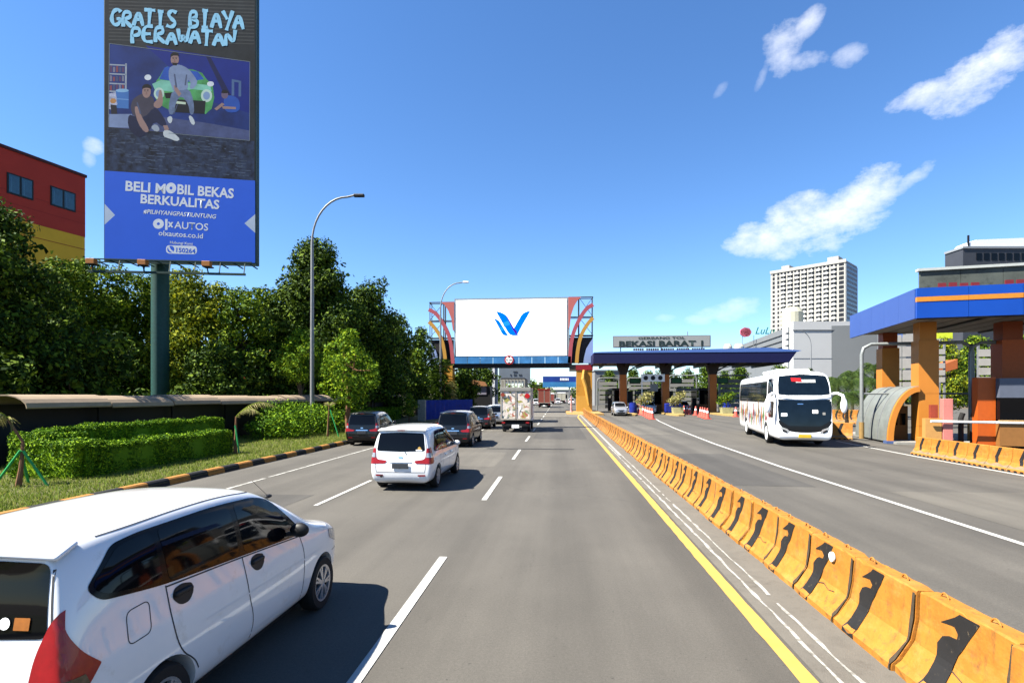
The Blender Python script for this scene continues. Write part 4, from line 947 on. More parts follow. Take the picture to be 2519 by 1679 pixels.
bush('tall bushy hedge block at the foot of the nearer street lamp', [((-15.4,27.6,.6),(1.2,1.3,1.1)), ((-15.2,29.0,.9),(1.3,1.3,1.15)), ((-14.9,30.6,.8),(1.3,1.4,1.15)), ((-14.7,32.4,.8),(1.3,1.4,1.1)), ((-14.8,34.0,.8),(1.3,1.2,1.0)), ((-16.4,30,1.0),(1.0,2.2,1.2)), ((-16.2,33,1.0),(1.0,2.0,1.1))], 4)
hedge([(-17.2,40,.1,-15.6,52,1.3)], 'shaded hedge behind the black minivan', 5, dens=200, leaf=.11)
# grass: real blades over the verge
rng = np.random.default_rng(9); n = 60000
gx = -10.86-7.5*rng.random(n)**1.2; gy = 8+34*rng.random(n)**1.3
V = np.zeros((n, 3, 3)); a = rng.random(n)*6.28; hh = .05+.06*rng.random(n)
V[:, 0] = np.stack([gx-np.cos(a)*.012, gy-np.sin(a)*.012, np.full(n, .10)], 1); V[:, 1] = np.stack([gx+np.cos(a)*.012, gy+np.sin(a)*.012, np.full(n, .10)], 1); V[:, 2] = np.stack([gx+rng.normal(size=n)*.03, gy+rng.normal(size=n)*.03, .10+hh], 1)
me = bpy.data.meshes.new('grass'); me.from_pydata(V.reshape(-1, 3).tolist(), [], np.arange(3*n).reshape(-1, 3).tolist()); me.materials.append(leafmat('grass blades', (.10,.12,.02), (.13,.20,.02), (.24,.23,.06), .3))
o = bpy.data.objects.new('grass', me); COL.objects.link(o); tag(o, 'short patchy grass on the verge between kerb and hedge', 'grass', kind='stuff')

# young palms held by green stakes
M_stake = mat('green painted bamboo', (.03,.42,.10), .5, var=.15)
def staked_palm(loc, stakes, pts, label, fronds, seed, stub=None):
    root = empty('staked_sapling', loc, 0, label, 'sapling', 'staked saplings on the verge'); rng = np.random.default_rng(seed)
    MB().tube(pts, [.075,.05,.035,.025][:len(pts)] if len(pts) <= 4 else .05, 8).build('trunk', M_bark2, root, smooth=True)
    top = Vector(pts[-1]); V = []; Fc = []
    for (dx, dy, up, L_) in fronds:
        pp = [top+Vector((dx*L_*t, dy*L_*t, L_*(up*t-1.0*t*t))) for t in [j/14 for j in range(15)]]
        for j in range(1, 15):
            p, q = pp[j-1], pp[j]; d = (q-p).normalized(); side = d.cross(Vector((0,0,1))).normalized(); wl = .34*math.sin(PI*min(1, .15+j/16))
            for s_ in (-1, 1):
                for k in range(2):
                    b0 = p.lerp(q, k/2); tip = b0+side*s_*wl*.7+d*wl*.6+Vector((0,0,-wl*(.4+.6*rng.random()))); o_ = len(V); V += [b0, b0+d*.03, tip]; Fc.append((o_,o_+1,o_+2))
        b = MB().tube(pp, [.02]*8+[.01]*7, 5); b.build('frond_stalk', LF['yellow'], root)
    me = bpy.data.meshes.new('foliage'); me.from_pydata(V, [], Fc); me.materials.append(LF['dry']); o = bpy.data.objects.new('foliage', me); COL.objects.link(o); o.parent = root
    for (a, b) in stakes: MB().tube([a, b], .032, 7).build('stake', M_stake, root)
b0 = GR(42, 1118, .1); 
staked_palm((b0.x, b0.y, .1), [((.62,.2,0),(.08,.05,.92)), ((-.60,-.1,0),(.06,0,.94)), ((-.25,.5,0),(.02,.05,.9))], [(0,0,0),(.08,0,.5),(.02,.1,1.15),(-.42,.1,1.75)], 'leaning young palm tied to three green stakes at the left edge', [(-.6,.1,.7,.8),(-.2,-.4,.9,.7),(.15,.1,.5,.7)], 1)
b1 = GR(545, 1042, .1)
staked_palm((b1.x, b1.y, .1), [((.08,0,0),(-.1,.02,1.15))], [(-.12,.05,0),(-.10,.05,.8),(-.08,.05,1.5)], 'young palm with one arching frond on a green stake beside the long hedge', [(.9,.25,1.1,1.9),(.8,.0,.95,1.5)], 2)
b2 = GR(778, 1003, .1)
staked_palm((b2.x, b2.y, .1), [((0,0,0),(-.55,.1,1.55)), ((-.9,.4,0),(-.6,.1,1.5))], [(-.7,.1,0),(-.65,.1,1.0),(-.6,.1,1.8)], 'thin sapling on a green stake left of the black minivan', [(.3,.5,1.2,.5),(-.4,.3,1.2,.5)], 3)
# ------------------------------------------------------------------ left side: shelter, building, billboard, lamps
M_sheet = mat('pale roof sheet', (.22,.165,.11), .85, var=.15, scale=2, dirt=(.16,.13,.10), dscale=1.2, damt=.36, keep=1)
def shelter(x, y0, y1, label, z=2.05, wd=1.7, rise=.42, gap=None):
    root = empty('long_shelter', (x, y0, 0), 0, label, 'shelter'); L_ = y1-y0; k = int(L_/3.2)
    for i in range(k):
        a, b = i*L_/k, (i+1)*L_/k-.06; mb = MB(); n = 9; rnd = random.Random(i); dz = (rnd.random()-.5)*.05*(1 if i < k-4 else 3)
        pts = [(wd/2*math.cos(PI*j/n)*(1), z+dz+rise*math.sin(PI*j/n)) for j in range(n+1)]; pts2 = [(p*.97, q-.04) for p, q in pts][::-1]
        mb.prof(pts+pts2, a, b); mb.build('roof_sheet', M_sheet, root, smooth=False)
    for i in range(int(L_/4)+1):
        MB().box(-wd*.3,i*4,0,-wd*.3+.09,i*4+.09,z+.05).build('post', M_dark, root)
    MB().box(-wd*.45,0,.0,-wd*.45+.08,L_,z+.1).build('dark_shade_sheet', M_dark, root)  # dark sheet added to give the black shade under the roof
    return root
shelter(-17.6, 15.4, 41.5, 'long low walkway shelter with pale curved roof sheets behind the hedges')
shelter(-17.3, 50, 60, 'short pale shelter roof left of the blue site fence', z=2.3)

def red_building():
    M_r = mat('oxblood wall', (.40,.028,.014), .7, var=.08, scale=.6, keep=1); M_y = mat('ochre wall', (.70,.36,.02), .7, var=.08, scale=.6, keep=1)
    d = 50; c = PD(195, 908, d); dirv = Vector((math.sin(R(12.9)), math.cos(R(12.9)), 0)); nrm = Vector((-dirv.y, dirv.x, 0))
    root = empty('office_building', (c.x, c.y, 0), math.atan2(-dirv.x, dirv.y), 'oxblood red building with an ochre yellow lower band at the left edge', 'building')
    # local: y along the wall (0 at the far corner, negative toward the camera), x to the right (wall faces +x)
    H = th(408, d); zb = th(545, d)
    MB().box(-26,-34,0,0,0,zb).build('lower_wall', M_y, root)
    MB().box(-26,-34,zb+.004,.02,.02,H).build('upper_wall', M_r, root)
    MB().box(-26.1,-34,H,.12,.12,H+.25).build('parapet', mat('maroon coping', (.10,.012,.01), .6), root)
    b = MB()
    for z in (H-3.4, H-6.8, zb+1.2): b.box(.021,-34,z,.028,.02,z+.05)
    b.build('wall_joint', mat('maroon joint', (.30,.02,.012), .7, keep=1), root)
    mi = root.matrix_basis.inverted(); Mi = Matrix.Translation((c.x, c.y, 0)) @ Matrix.Rotation(math.atan2(-dirv.x, dirv.y), 4, 'Z')
    def onwall(u, v):
        r = ray(u, v); o_ = Vector((0,0,CH)); iv = Mi.inverted(); a = iv @ o_; e = iv.to_3x3() @ r; t = -a.x/e.x; return a+e*t
    for (u0, v0, u1, v1) in ((15, 400, 76, 455), (115, 433, 173, 483)):
        a = onwall(u0, v0); b_ = onwall(u1, v1); zt = onwall((u0+u1)/2, (v0+v1)/2-20).z+.1; zl = zt-1.75
        f = MB(); y0, y1 = sorted((a.y, b_.y)); ym = (y0+y1)/2
        f.box(.0,y0,zl,.06,y1,zt); fr = f.build('window', M_dark, root)
        for (ya, yb) in ((y0+.12, ym-.08), (ym+.08, y1-.12)):
            MB().box(.055,ya,zl+.14,.075,yb,zt-.12).build('pane', mat('teal window glass', (.02,.10,.14), .08, var=.4, scale=1.5, spec=.8), fr)
            MB().box(.07,ya+.1,zl+.2,.085,ya+.22,zt-.3).build('pane_reflection', mat('pale blue reflection', (.10,.25,.38), .3), fr)  # reflection painted on the pane as a paler blue strip
red_building()

def billboard():
    zc = 34.0
    bl, br = PD(240, 597, 33.5), PD(586, 610, 34.4)
    zb = 11.03; ex = Vector((br.x-bl.x, br.y-bl.y, 0)); Wb = ex.length; ex.normalize(); Hb = 20.3
    root = empty('billboard', (0,0,0), 0, 'tall blue roadside billboard with a garage advertisement on a teal post', 'billboard')
    o_ = Vector((bl.x, bl.y, zb)); nrm = ex.cross(Vector((0,0,1)))      # towards the camera
    Mb = frame(o_, ex, (0,0,1))                                     # x right, y up, z toward viewer
    s = Wb/346.0
    def T2(du, dv): return (du*s, dv*s)       # board coordinates in photo pixels from the lower left corner
    def Q(u, v):                                # photo pixel -> board coordinate
        r = ray(u + (595-v)*.010*(1-(u-240)/346*.6), v); t = (o_-Vector((0,0,CH))).dot(nrm)/r.dot(nrm); p = Vector((0,0,CH))+r*t-o_; return (p.dot(ex), p.z)
    MB().box(-.04,-.10,-.55,Wb+.06,Hb+.12,-.02,0,Mb).build('panel_case', mat('case green', (.02,.06,.05), .6), root)
    LAY = [0]
    def layer(mb_or_pts, m, name='artwork', step=.006):
        LAY[0] += 1; Mz = Mb @ Matrix.Translation((0,0,-.012+LAY[0]*.00004))
        if isinstance(mb_or_pts, list):
            mb = MB()
            for pts in mb_or_pts: flat_poly([(min(max(x, 0), Wb), min(max(y, 0), Hb)) for x, y in pts], Mz, 0, mb)
            return mb.build(name, m, root)
    col = lambda nm, c, **k: mat('print '+nm, tuple(.72*x for x in c), .8, spec=.1, keep=1, var=k.pop('var', .1), scale=k.pop('scale', 1.2), **k)
    def poly(px, m, name='artwork'): return layer([[Q(u, v) for u, v in px]], m, name)
    def ell(u, v, ru, rv, n=20, a0=0, a1=2*PI): return [(u+ru*math.cos(a0+(a1-a0)*i/n), v+rv*math.sin(a0+(a1-a0)*i/n)) for i in range(n)]
    MB().add([(0,0,-.012),(Wb,0,-.012),(Wb,Hb,-.012),(0,Hb,-.012)], [(0,1,2,3)], 0, Mb).build('poster', col('charcoal', (.022,.028,.034), var=.4, scale=.8), root)
    # corrugated wall behind the writing
    for i in range(22):
        v = -78+i*8.0; poly([(244,v),(582,v+10),(582,v+12.6),(244,v+2.6)], col('rib', (.060,.066,.068), var=.3))
    # garage room
    poly([(246,100),(572,142),(572,322),(246,292)], col('garage blue', (.012,.035,.17), var=.45, scale=.45))
    poly([(330,105),(572,142),(572,260),(470,230)], col('deep blue', (.006,.022,.20), var=.2, scale=.6))
    poly([(246,268),(320,262),(470,282),(572,300),(572,322),(246,292)], col('garage floor', (.065,.085,.19), var=.35, scale=1))
    poly([(246,262),(300,262),(300,294),(246,292)], col('pale floor', (.20,.26,.42), var=.2))
    poly([(470,130),(480,130),(535,230),(520,232)], col('beam', (.006,.012,.07)))
    # pavement below, dark rippled
    poly([(242,294),(583,324),(583,415),(242,392)], col('wet pavement', (.022,.036,.075), var=.9, scale=2.2))
    rnd = random.Random(5); mm = []
    for i in range(150):
        u = 246+rnd.random()*310; v = 302+rnd.random()*78+(u-246)*.08; l_ = 6+rnd.random()*22; mm.append([Q(u,v),Q(u+l_,v+.5+rnd.random()),Q(u+l_*.9,v+2+rnd.random()*1.6),Q(u+2,v+1.6)])
    layer(mm, col('pavement glint', (.06,.085,.14), var=.5, scale=3))
    fr = MB()
    for a, b in (((246,100),(572,142)), ((572,142),(572,323)), ((572,323),(385,306)), ((246,100),(246,292))):
        p, q = Q(*a), Q(*b); fr.bar((p[0],p[1],.0), (q[0],q[1],.0), .035, .004, 0, up=(0,0,1))
    fr.v = [tuple(Mb @ Matrix.Translation((0,0,-.010)) @ Vector(p)) for p in fr.v]; fr.build('artwork', col('frame line', (.16,.19,.22)), root)
    # shelf and oil drum
    shelf = []
    for v in (147, 168, 190, 208): shelf.append([Q(246,v),Q(286,v+2),Q(286,v+5),Q(246,v+3)])
    shelf += [[Q(283,146),Q(287,146),Q(287,215),Q(283,215)]]
    layer(shelf, col('shelf white', (.32,.36,.42)))
    for i in range(15): u = 248+(i % 5)*7; v = 151+(i//5)*21; poly([(u,v+rnd.random()*5),(u+5,v+rnd.random()*5),(u+5,v+15),(u,v+15)], col('shelf item %d' % (i % 4), [(.10,.05,.12),(.18,.18,.25),(.22,.06,.08),(.06,.08,.16)][i % 4]))
    poly([(262,207),(292,210),(292,250),(262,248)], col('drum blue', (.05,.16,.42))); poly(ell(277,208,15,4), col('drum top', (.22,.42,.62)))
    poly([(262,226),(292,228),(292,230),(262,228)], col('drum rim', (.15,.30,.55)))
    poly([(246,215),(262,212),(266,240),(252,252),(246,250)], col('bright clutter', (.40,.42,.55), var=.5, scale=4)); poly(ell(256,232,7,6), col('amber clutter', (.45,.22,.08))); poly([(250,240),(264,242),(266,262),(252,262)], col('dark clutter', (.02,.02,.03)))
    poly([(530,182),(552,186),(552,222),(546,222),(546,190),(536,188),(536,220),(530,220)], col('ladder', (.07,.13,.26)))
    # green car front
    poly([(352,200),(356,185),(362,178),(372,160),(380,153),(440,160),(462,168),(470,180),(486,196),(490,225),(484,250),(470,262),(390,255),(362,240),(352,222)], col('car green', (.07,.30,.10), var=.5, scale=1.3))
    poly([(362,182),(374,156),(382,153),(452,165),(466,182),(420,190)], col('windscreen blue', (.02,.09,.42), var=.3))
    poly([(346,193),(366,184),(420,190),(480,196),(484,210),(440,205),(400,212),(352,206)], col('bonnet mint', (.20,.50,.38), var=.25))
    for (u, v, ru) in ((362,215,12), (472,220,13)): poly(ell(u, v, ru, ru*1.15), col('lamp ring', (.45,.60,.50))); poly(ell(u, v, ru*.62, ru*.72), col('lamp glass', (.20,.30,.48)))
    poly([(374,214),(398,212),(400,226),(378,226)], col('grille black', (.006,.01,.012))); poly([(396,228),(470,232),(468,262),(400,258)], col('bumper black', (.008,.012,.02)))
    poly([(400,232),(424,235),(424,240),(400,238)], col('plate glow', (.50,.60,.45))); poly(ell(336,178,8,6.5), col('mirror white', (.62,.66,.70))); poly(ell(481,193,8,6), col('mirror white', (.62,.66,.70)))
    # man leaning on the bonnet
    g = col('pale shirt', (.20,.26,.40), var=.2, scale=2); sk_ = col('skin', (.30,.19,.17)); hr = col('hair', (.010,.010,.014)); jn = col('jeans', (.13,.18,.30), var=.3, scale=3); wh = col('trainer white', (.50,.54,.56))
    poly(chaikin([(384,158),(394,150),(410,148),(430,158),(446,178),(452,190),(440,206),(432,202),(436,190),(428,182),(430,208),(396,212),(390,196),(384,180)], 1, True), g, 'artwork')
    poly(chaikin([(393,208),(414,208),(432,204),(442,230),(444,262),(434,264),(430,238),(414,220),(402,232),(396,264),(384,262),(386,232)], 1, True), jn); poly([(396,196),(402,198),(414,216),(408,222),(398,208)], sk_)
    poly(ell(398,137,9.5,13), sk_); poly(chaikin([(388,134),(388,124),(396,119),(406,121),(409,130),(404,128),(392,128)], 1, True), hr); poly([(391,144),(405,145),(402,151),(394,150)], hr)
    poly(chaikin([(380,272),(388,266),(394,270),(392,282),(386,284)], 1, True), wh); poly(chaikin([(430,266),(438,266),(446,280),(444,288),(436,284)], 1, True), wh)
    # man sitting in front
    poly(chaikin([(300,230),(312,220),(326,214),(344,220),(352,230),(352,252),(340,268),(322,272),(304,268),(296,250)], 1, True), col('grey shirt', (.055,.05,.075), var=.2))
    poly(chaikin([(292,262),(306,268),(330,270),(350,246),(362,252),(382,285),(372,292),(352,278),(340,300),(322,318),(302,308),(290,288)], 1, True), col('dark trousers', (.012,.018,.055), var=.3))
    poly(chaikin([(304,246),(314,244),(322,268),(336,290),(340,302),(330,305),(314,284)], 1, True), sk_); poly(chaikin([(350,236),(360,228),(362,206),(369,208),(372,240),(362,250),(350,246)], 1, True), sk_)
    poly(ell(333,211,10,14), sk_); poly(chaikin([(322,206),(324,196),(334,192),(344,197),(345,206),(338,202),(328,202)], 1, True), hr)
    poly(chaikin([(372,300),(384,298),(400,308),(412,320),(404,325),(386,318),(373,314)], 1, True), wh); poly(chaikin([(342,292),(356,284),(366,298),(356,304)], 1, True), col('trainer grey', (.30,.34,.40))); poly([(372,288),(382,288),(386,298),(376,300)], sk_)
    for (cx_, cy_) in ((398,135),(333,209)):
        for dx_ in (-3.6, 3.2): poly(ell(cx_+dx_, cy_, 1.5, .9, 8), hr); poly([(cx_+dx_-2.2,cy_-3),(cx_+dx_+2.2,cy_-3.4),(cx_+dx_+2.2,cy_-2.4),(cx_+dx_-2.2,cy_-2)], hr)
        poly([(cx_-.6,cy_),(cx_+1,cy_+4.6),(cx_-1.6,cy_+4.8)], col('skin shade', (.20,.12,.10))); poly(ell(cx_-.2, cy_+7.2, 2.4, .8, 8), col('lip', (.22,.07,.07)))
    for p_ in ([(396,170),(399,170),(404,200),(400,202)], [(424,172),(427,171),(424,196),(421,196)], [(404,240),(406,240),(398,262),(395,262)], [(310,236),(313,235),(322,262),(318,262)]): poly(p_, col('fold shade', (.07,.09,.16)))
    # crouching man
    poly(chaikin([(512,222),(522,218),(544,224),(550,240),(548,256),(524,260),(512,250)], 1, True), col('blue overall', (.02,.08,.36))); poly(ell(514,218,8,9), col('shaded skin', (.14,.10,.16))); poly(chaikin([(505,215),(508,207),(518,206),(524,214)], 1, True), hr); poly([(490,250),(508,236),(514,240),(496,254)], sk_); poly([(508,244),(540,246),(540,251),(510,250)], sk_)
    # blue lower field
    poly([(238,392),(585,415),(586,620),(238,606)], col('brand blue', (.028,.115,.62), var=.05, scale=.5), 'lower_field')
    lt = col('pale grey blue', (.42,.50,.62)); poly([(238,468),(263,494),(239,516)], lt); poly([(587,492),(561,513),(587,535)], lt)
    Mw = col('lettering white', (.62,.66,.72), var=.04)
    def txt(t, u, v, width, size, bold=.02, m=Mw, **k):
        LAY[0] += 1; x, y = Q(u, v); return put_text(t, size, Mb @ Matrix.Translation((x, y, -.008+LAY[0]*.00004)) @ Matrix.Rotation(R(-2.6), 4, 'Z'), m, 'lettering', root, width=width*s, bold=bold*size, **k)
    txt('BELI M', 332.5, 441, 91, .86, .03); txt('BIL BEKAS', 470.5, 450, 131, .86, .03)
    poly([(u, v) for u, v in ell(391.5, 432, 12, 12.5)], Mw, 'lettering'); poly(ell(391.5, 432, 3.4, 3.6), col('brand blue', (.028,.115,.62)))
    txt('BERKUALITAS', 412, 473, 181, .80, .03); txt('#PILIHYANGPASTIUNTUNG', 412, 496, 168, .38, .02, shear=.2)
    u0, v0 = 363, 514
    poly(ell(u0, v0, 12.5, 11.5), Mw, 'lettering'); poly(ell(u0, v0, 3.6, 3.4), col('brand blue', (.028,.115,.62)))
    poly([(378.5,503),(384,503),(384,528),(378.5,528)], Mw, 'lettering'); txt('x', 391, 521, 13, .62, .05); txt('AUTOS', 439, 527, 78, .64, .012)
    txt('olxautos.co.id', 415, 544, 102, .46, .014); txt('Hubungi Kami', 416, 561, 52, .24, .01)
    poly([Qp for Qp in rpoly([(381,563),(452,565),(452,584),(381,582)], 9.5, 5)], Mw, 'lettering'); poly(ell(392,572.5,8.2,8), col('brand blue', (.028,.115,.62)))
    poly(chaikin([(386,566),(389,566),(392,573),(398,577),(396,580),(390,577),(386,571)], 1, True), Mw, 'lettering'); txt('150264', 425, 580, 44, .40, .02, m=col('brand blue', (.028,.115,.62)))
    # spray paint lettering: stroke drawn
    ST = {'G': [[(1,.85),(.7,1.05),(.2,.9),(0,.45),(.25,.02),(.75,.05),(1,.4),(.55,.42)]], 'R': [[(.1,-.05),(.05,1),(.8,1),(.85,.6),(.1,.5),(1.0,-.1)]], 'A': [[(0,-.05),(.5,1.08),(1,-.08)],[(.1,.38),(.95,.34)]], 'T': [[(-.05,1),(1.1,.95)],[(.55,1.1),(.45,-.1)]],
          'I': [[(.5,1),(.45,-.05)],[(.2,1),(.8,1)],[(.15,-.05),(.8,-.02)]], 'S': [[(1,.9),(.5,1.08),(.1,.8),(.5,.5),(.95,.25),(.5,-.05),(-.05,.1)]], 'B': [[(.1,0),(.05,1),(.75,1),(.75,.6),(.1,.52),(.9,.4),(.85,0),(-.05,-.05)]], 'Y': [[(0,1.05),(.5,.5)],[(1.05,1.05),(.4,-.2)]],
          'P': [[(.15,-.12),(.05,1),(.85,.98),(.85,.5),(.1,.42)]], 'E': [[(1,1),(.08,.98),(.02,0),(1,-.03)],[(.05,.5),(.8,.5)]], 'W': [[(0,1.02),(.2,-.02),(.5,.7),(.75,-.02),(1.1,1.05)]], 'N': [[(.02,-.1),(.08,1),(.85,0),(.98,1.1)]]}
    Msp = col('spray light blue', (.30,.62,.82), var=.15, scale=3)
    def spray(word, u0, v0, u1, v1, hh):
        n = len(word); cw = (u1-u0)/n; rnd = random.Random(len(word)); mb = MB(); cap = []
        for i, ch in enumerate(word):
            if ch == ' ': continue
            bx = u0+i*cw; by = v0+(v1-v0)*i/n+rnd.random()*5-2; h2 = hh*(.92+.2*rnd.random())
            for stq in ST[ch]:
                p = chaikin([(bx+x*cw*.86, by-z*h2) for x, z in stq], 2)
                prev = None
                for k in range(len(p)):
                    a = Vector(Q(*p[max(0, k-1)])); b = Vector(Q(*p[min(len(p)-1, k+1)])); c = Vector(Q(*p[k])); d = (b-a).normalized(); nn = Vector((-d.y, d.x))*.105*(1+.2*math.sin(k))
                    cur = ((c+nn).x, (c+nn).y), ((c-nn).x, (c-nn).y)
                    if prev: mb.add([(*prev[0], 0), (*prev[1], 0), (*cur[1], 0), (*cur[0], 0)], [(0,1,2,3)], 0, Mb @ Matrix.Translation((0,0,-.008+LAY[0]*.00004)))
                    prev = cur
                LAY[0] += .12
        mb.build('lettering', Msp, root)
    spray('GRATIS BIAYA', 250, 58, 560, 66, 34); spray('PERAWATAN', 296, 96, 542, 104, 32)
    # post, catwalk, lamps
    pc = PD(368, 908, 35.4); M_teal = mat('teal post paint', (.015,.085,.075), .6, var=.25, dirt=(.01,.03,.03), dscale=1.2, damt=.42)
    MB().tube([(pc.x,pc.y,0),(pc.x,pc.y,zb+9)], .52, 28).build('post', M_teal, root, smooth=True)
    M_tg = mat('dark green steel', (.012,.05,.035), .6)
    cb = MB(); off = .7
    for dz, dy in ((-.25, .35), (-.25, 1.1)): cb.bar(Mb @ Vector((-.1,dz,dy)), Mb @ Vector((Wb+.2,dz,dy)), .07, .07)
    for i in range(11): x = i*Wb/10; cb.bar(Mb @ Vector((x,-.3,-.4)), Mb @ Vector((x,-.3,1.1)), .06, .06)
    cb.build('catwalk', M_tg, root)
    cb = MB(); cb.bar(Mb @ Vector((-.1,-1.05,1.3)), Mb @ Vector((Wb-.1,-1.05,1.3)), .13, .13)
    for i in range(7): x = .1+i*(Wb-.3)/6; cb.bar(Mb @ Vector((x,-.3,1.1)), Mb @ Vector((x,-1.05,1.3)), .05, .05)
    cb.build('lamp_rail', M_tg, root)
    for u in (243, 356, 497):
        p = Q(u, 616); l_ = MB(); l_.box(p[0]-.22,-.62,1.15,p[0]+.26,-.30,1.5,0,Mb); lo = l_.build('floodlight', mat('orange lamp box', (.55,.20,.03), .5), root, bevel=.02)
        MB().bar(Mb @ Vector((p[0],-.6,1.3)), Mb @ Vector((p[0]+.1,-1.05,1.3)), .06).build('bracket', M_tg, lo)
        MB().box(p[0]-.20,-.66,1.0,p[0]+.24,-.58,1.48,0,Mb).build('hood', M_dark, lo)
billboard()

def lamp(u_base, d, v_top, u_head, label, arm=1, mh=None):
    b = PD(u_base, 908, d); H = th(v_top, d); reach = (u_head-u_base)*d/F
    root = empty('street_lamp', (b.x, b.y, 0), YAW, label, 'street lamp', 'arched street lamps')
    k = H*.20; pts = [(0,0,0),(0,0,H*.45),(0,0,H-k)]
    for i in range(1, 11): t = i/10*PI/2; pts.append((reach*.72*(1-math.cos(t)), 0, H-k+(k*.94)*math.sin(t)))
    pts.append((reach*.9, 0, H-k*.02))
    MB().tube(pts, [.13,.11,.085]+[.06]*11, 10).build('pole', M_steel, root, smooth=True)
    MB().box(reach*.86,-.13,H-k*.04-.06,reach*1.08,.13,H-k*.04+.12).build('lamp_head', mh or M_dark, root, bevel=.05)
    MB().lathe([(.001,0),(.28,0),(.28,.06),(.16,.1),(.15,.5),(.001,.5)], 16).build('base', M_steel, root)
    return root
lamp(717, 33, 446, 828, 'nearer tall grey street lamp arching over the left lane')
lamp(1012, 58, 646, 1072, 'farther street lamp with a pale head in front of the gantry', mh=M_white)
lamp(1863, 95, 757, 1824, 'thin street lamp arching left in front of the grey mall', mh=M_steel)
lamp(2285, 46, 634, 2240, 'street lamp arching left above the near toll roof', mh=M_steel)

# blue construction fence and concrete post
f = MB(); p0, p1 = PD(962, 908, 50), PD(1085, 908, 62)
n = 26
for i in range(n):
    a = p0.lerp(p1, i/n); b = p0.lerp(p1, (i+1)/n); o_ = .04 if i % 2 else 0; f.add([(a.x,a.y+o_,0),(b.x,b.y+o_,0),(b.x,b.y+o_,2.0),(a.x,a.y+o_,2.0),(a.x,a.y+o_+.03,0),(b.x,b.y+o_+.03,0),(b.x,b.y+o_+.03,2.0),(a.x,a.y+o_+.03,2.0)], [(0,1,2,3),(7,6,5,4),(3,2,6,7),(0,3,7,4),(1,5,6,2)])
fo = f.build('site_fence', mat('blue corrugated sheet', (.0,.035,.34), .6, var=.3, spec=.05, dirt=(.0,.012,.09), dscale=2, damt=.45)); tag(fo, 'dark blue corrugated site fence behind the grey minivans', 'fence')
p = PD(969, 908, 49); q = MB().box(-.35,-.2,0,.35,.2,2.05).build('gate_post', mat('pale stone', (.36,.33,.26), .8, var=.25), loc=(p.x, p.y, 0), bevel=.03); tag(q, 'pale square gate post at the left end of the blue fence', 'post')
p = PD(1100, 908, 84); root = empty('small_house', (p.x, p.y, 0), 0, 'small hut with an orange gable and pale shutter in the shade under the screen', 'building')
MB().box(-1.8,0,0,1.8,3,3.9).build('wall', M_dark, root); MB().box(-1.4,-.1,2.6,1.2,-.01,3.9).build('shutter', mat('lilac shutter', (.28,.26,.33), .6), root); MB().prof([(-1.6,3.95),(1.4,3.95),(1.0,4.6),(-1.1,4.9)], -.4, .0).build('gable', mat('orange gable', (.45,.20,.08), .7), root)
# ------------------------------------------------------------------ barriers
def barrier_profile(t):  # depth from the face foot line as height grows (z in 0..1)
    return None
BP0 = [(0,0),(0,.07),(.05,.12),(.165,.32),(.20,.52),(.215,.80),(.225,.815),(.375,.815),(.385,.80),(.40,.52),(.435,.32),(.55,.12),(.60,.07),(.60,0)]
BP = [(x, z*.90) for x, z in BP0]
def face_x(z):
    z /= .90
    pts = BP0[1:6]
    for (x0, z0), (x1, z1) in zip(pts, pts[1:]):
        if z0 <= z <= z1: return x0+(x1-x0)*(z-z0)/(z1-z0)
    return 0 if z < .07 else .215
def strip_on_face(poly, mb, off=.004, mi=0):
    """a painted outline given as (y, z) laid on the left face"""
    b = []
    for i in range(len(poly)):
        p, q = Vector(poly[i]), Vector(poly[(i+1) % len(poly)]); k = max(1, int((q-p).length/.05)); b += [p.lerp(q, j/k) for j in range(k)]
    r = delaunay_2d_cdt(b+[], [], [list(range(len(b)))], 1, 1e-5)
    mb.add([(face_x(p.y*.9)-off-(.003 if .1 < p.y < .35 else 0), p.x, p.y*.9) for p in r[0]], [tuple(f) for f in r[2]], mi); return mb
def block(seed, L_=.985):
    rnd = random.Random(seed); mb = MB(); n = 10
    K = len(BP); vs = []; fs = []
    for i in range(n+1):
        y = L_*i/n
        for (x, z) in BP:
            e = 0 if 0 < i < n else .012
            jx = (rnd.random()-.5)*.010; jz = (rnd.random()-.5)*.008 if z > .3 else 0
            if z > .70 and rnd.random() < .10: jz -= .03*rnd.random()
            vs.append((x+(e if x < .3 else -e)+jx, y, max(0, z-e*(z > .5)+jz)))
    for i in range(n):
        for k in range(K-1): fs.append((i*K+k, (i+1)*K+k, (i+1)*K+k+1, i*K+k+1))
    fs += [tuple(range(K)), tuple(n*K+k for k in range(K))[::-1]]
    mb.add(vs, fs); return mb
def stroke_pts(rnd):
    j = lambda a: a*(rnd.random()-.5)
    return [(.40+j(.03),.775),(.55+j(.03),.775),(.595+j(.02),.56),(.64,.50),(.66+j(.02),.40),(.665,.30),(.645+j(.03),.18),(.66+j(.03),.03),(.505+j(.03),.03),(.49,.15),(.475+j(.02),.24),(.50,.34),(.505,.42),(.545,.475),(.50,.60),(.49,.66),(.60+j(.04),.705),(.475,.70),(.455,.735),(.42,.71)]
def stroke_pts2(rnd):  # mirrored the way the photograph shows: foot leans to the far side
    return [(1.0-y, z) for y, z in stroke_pts(rnd)]
protos = []
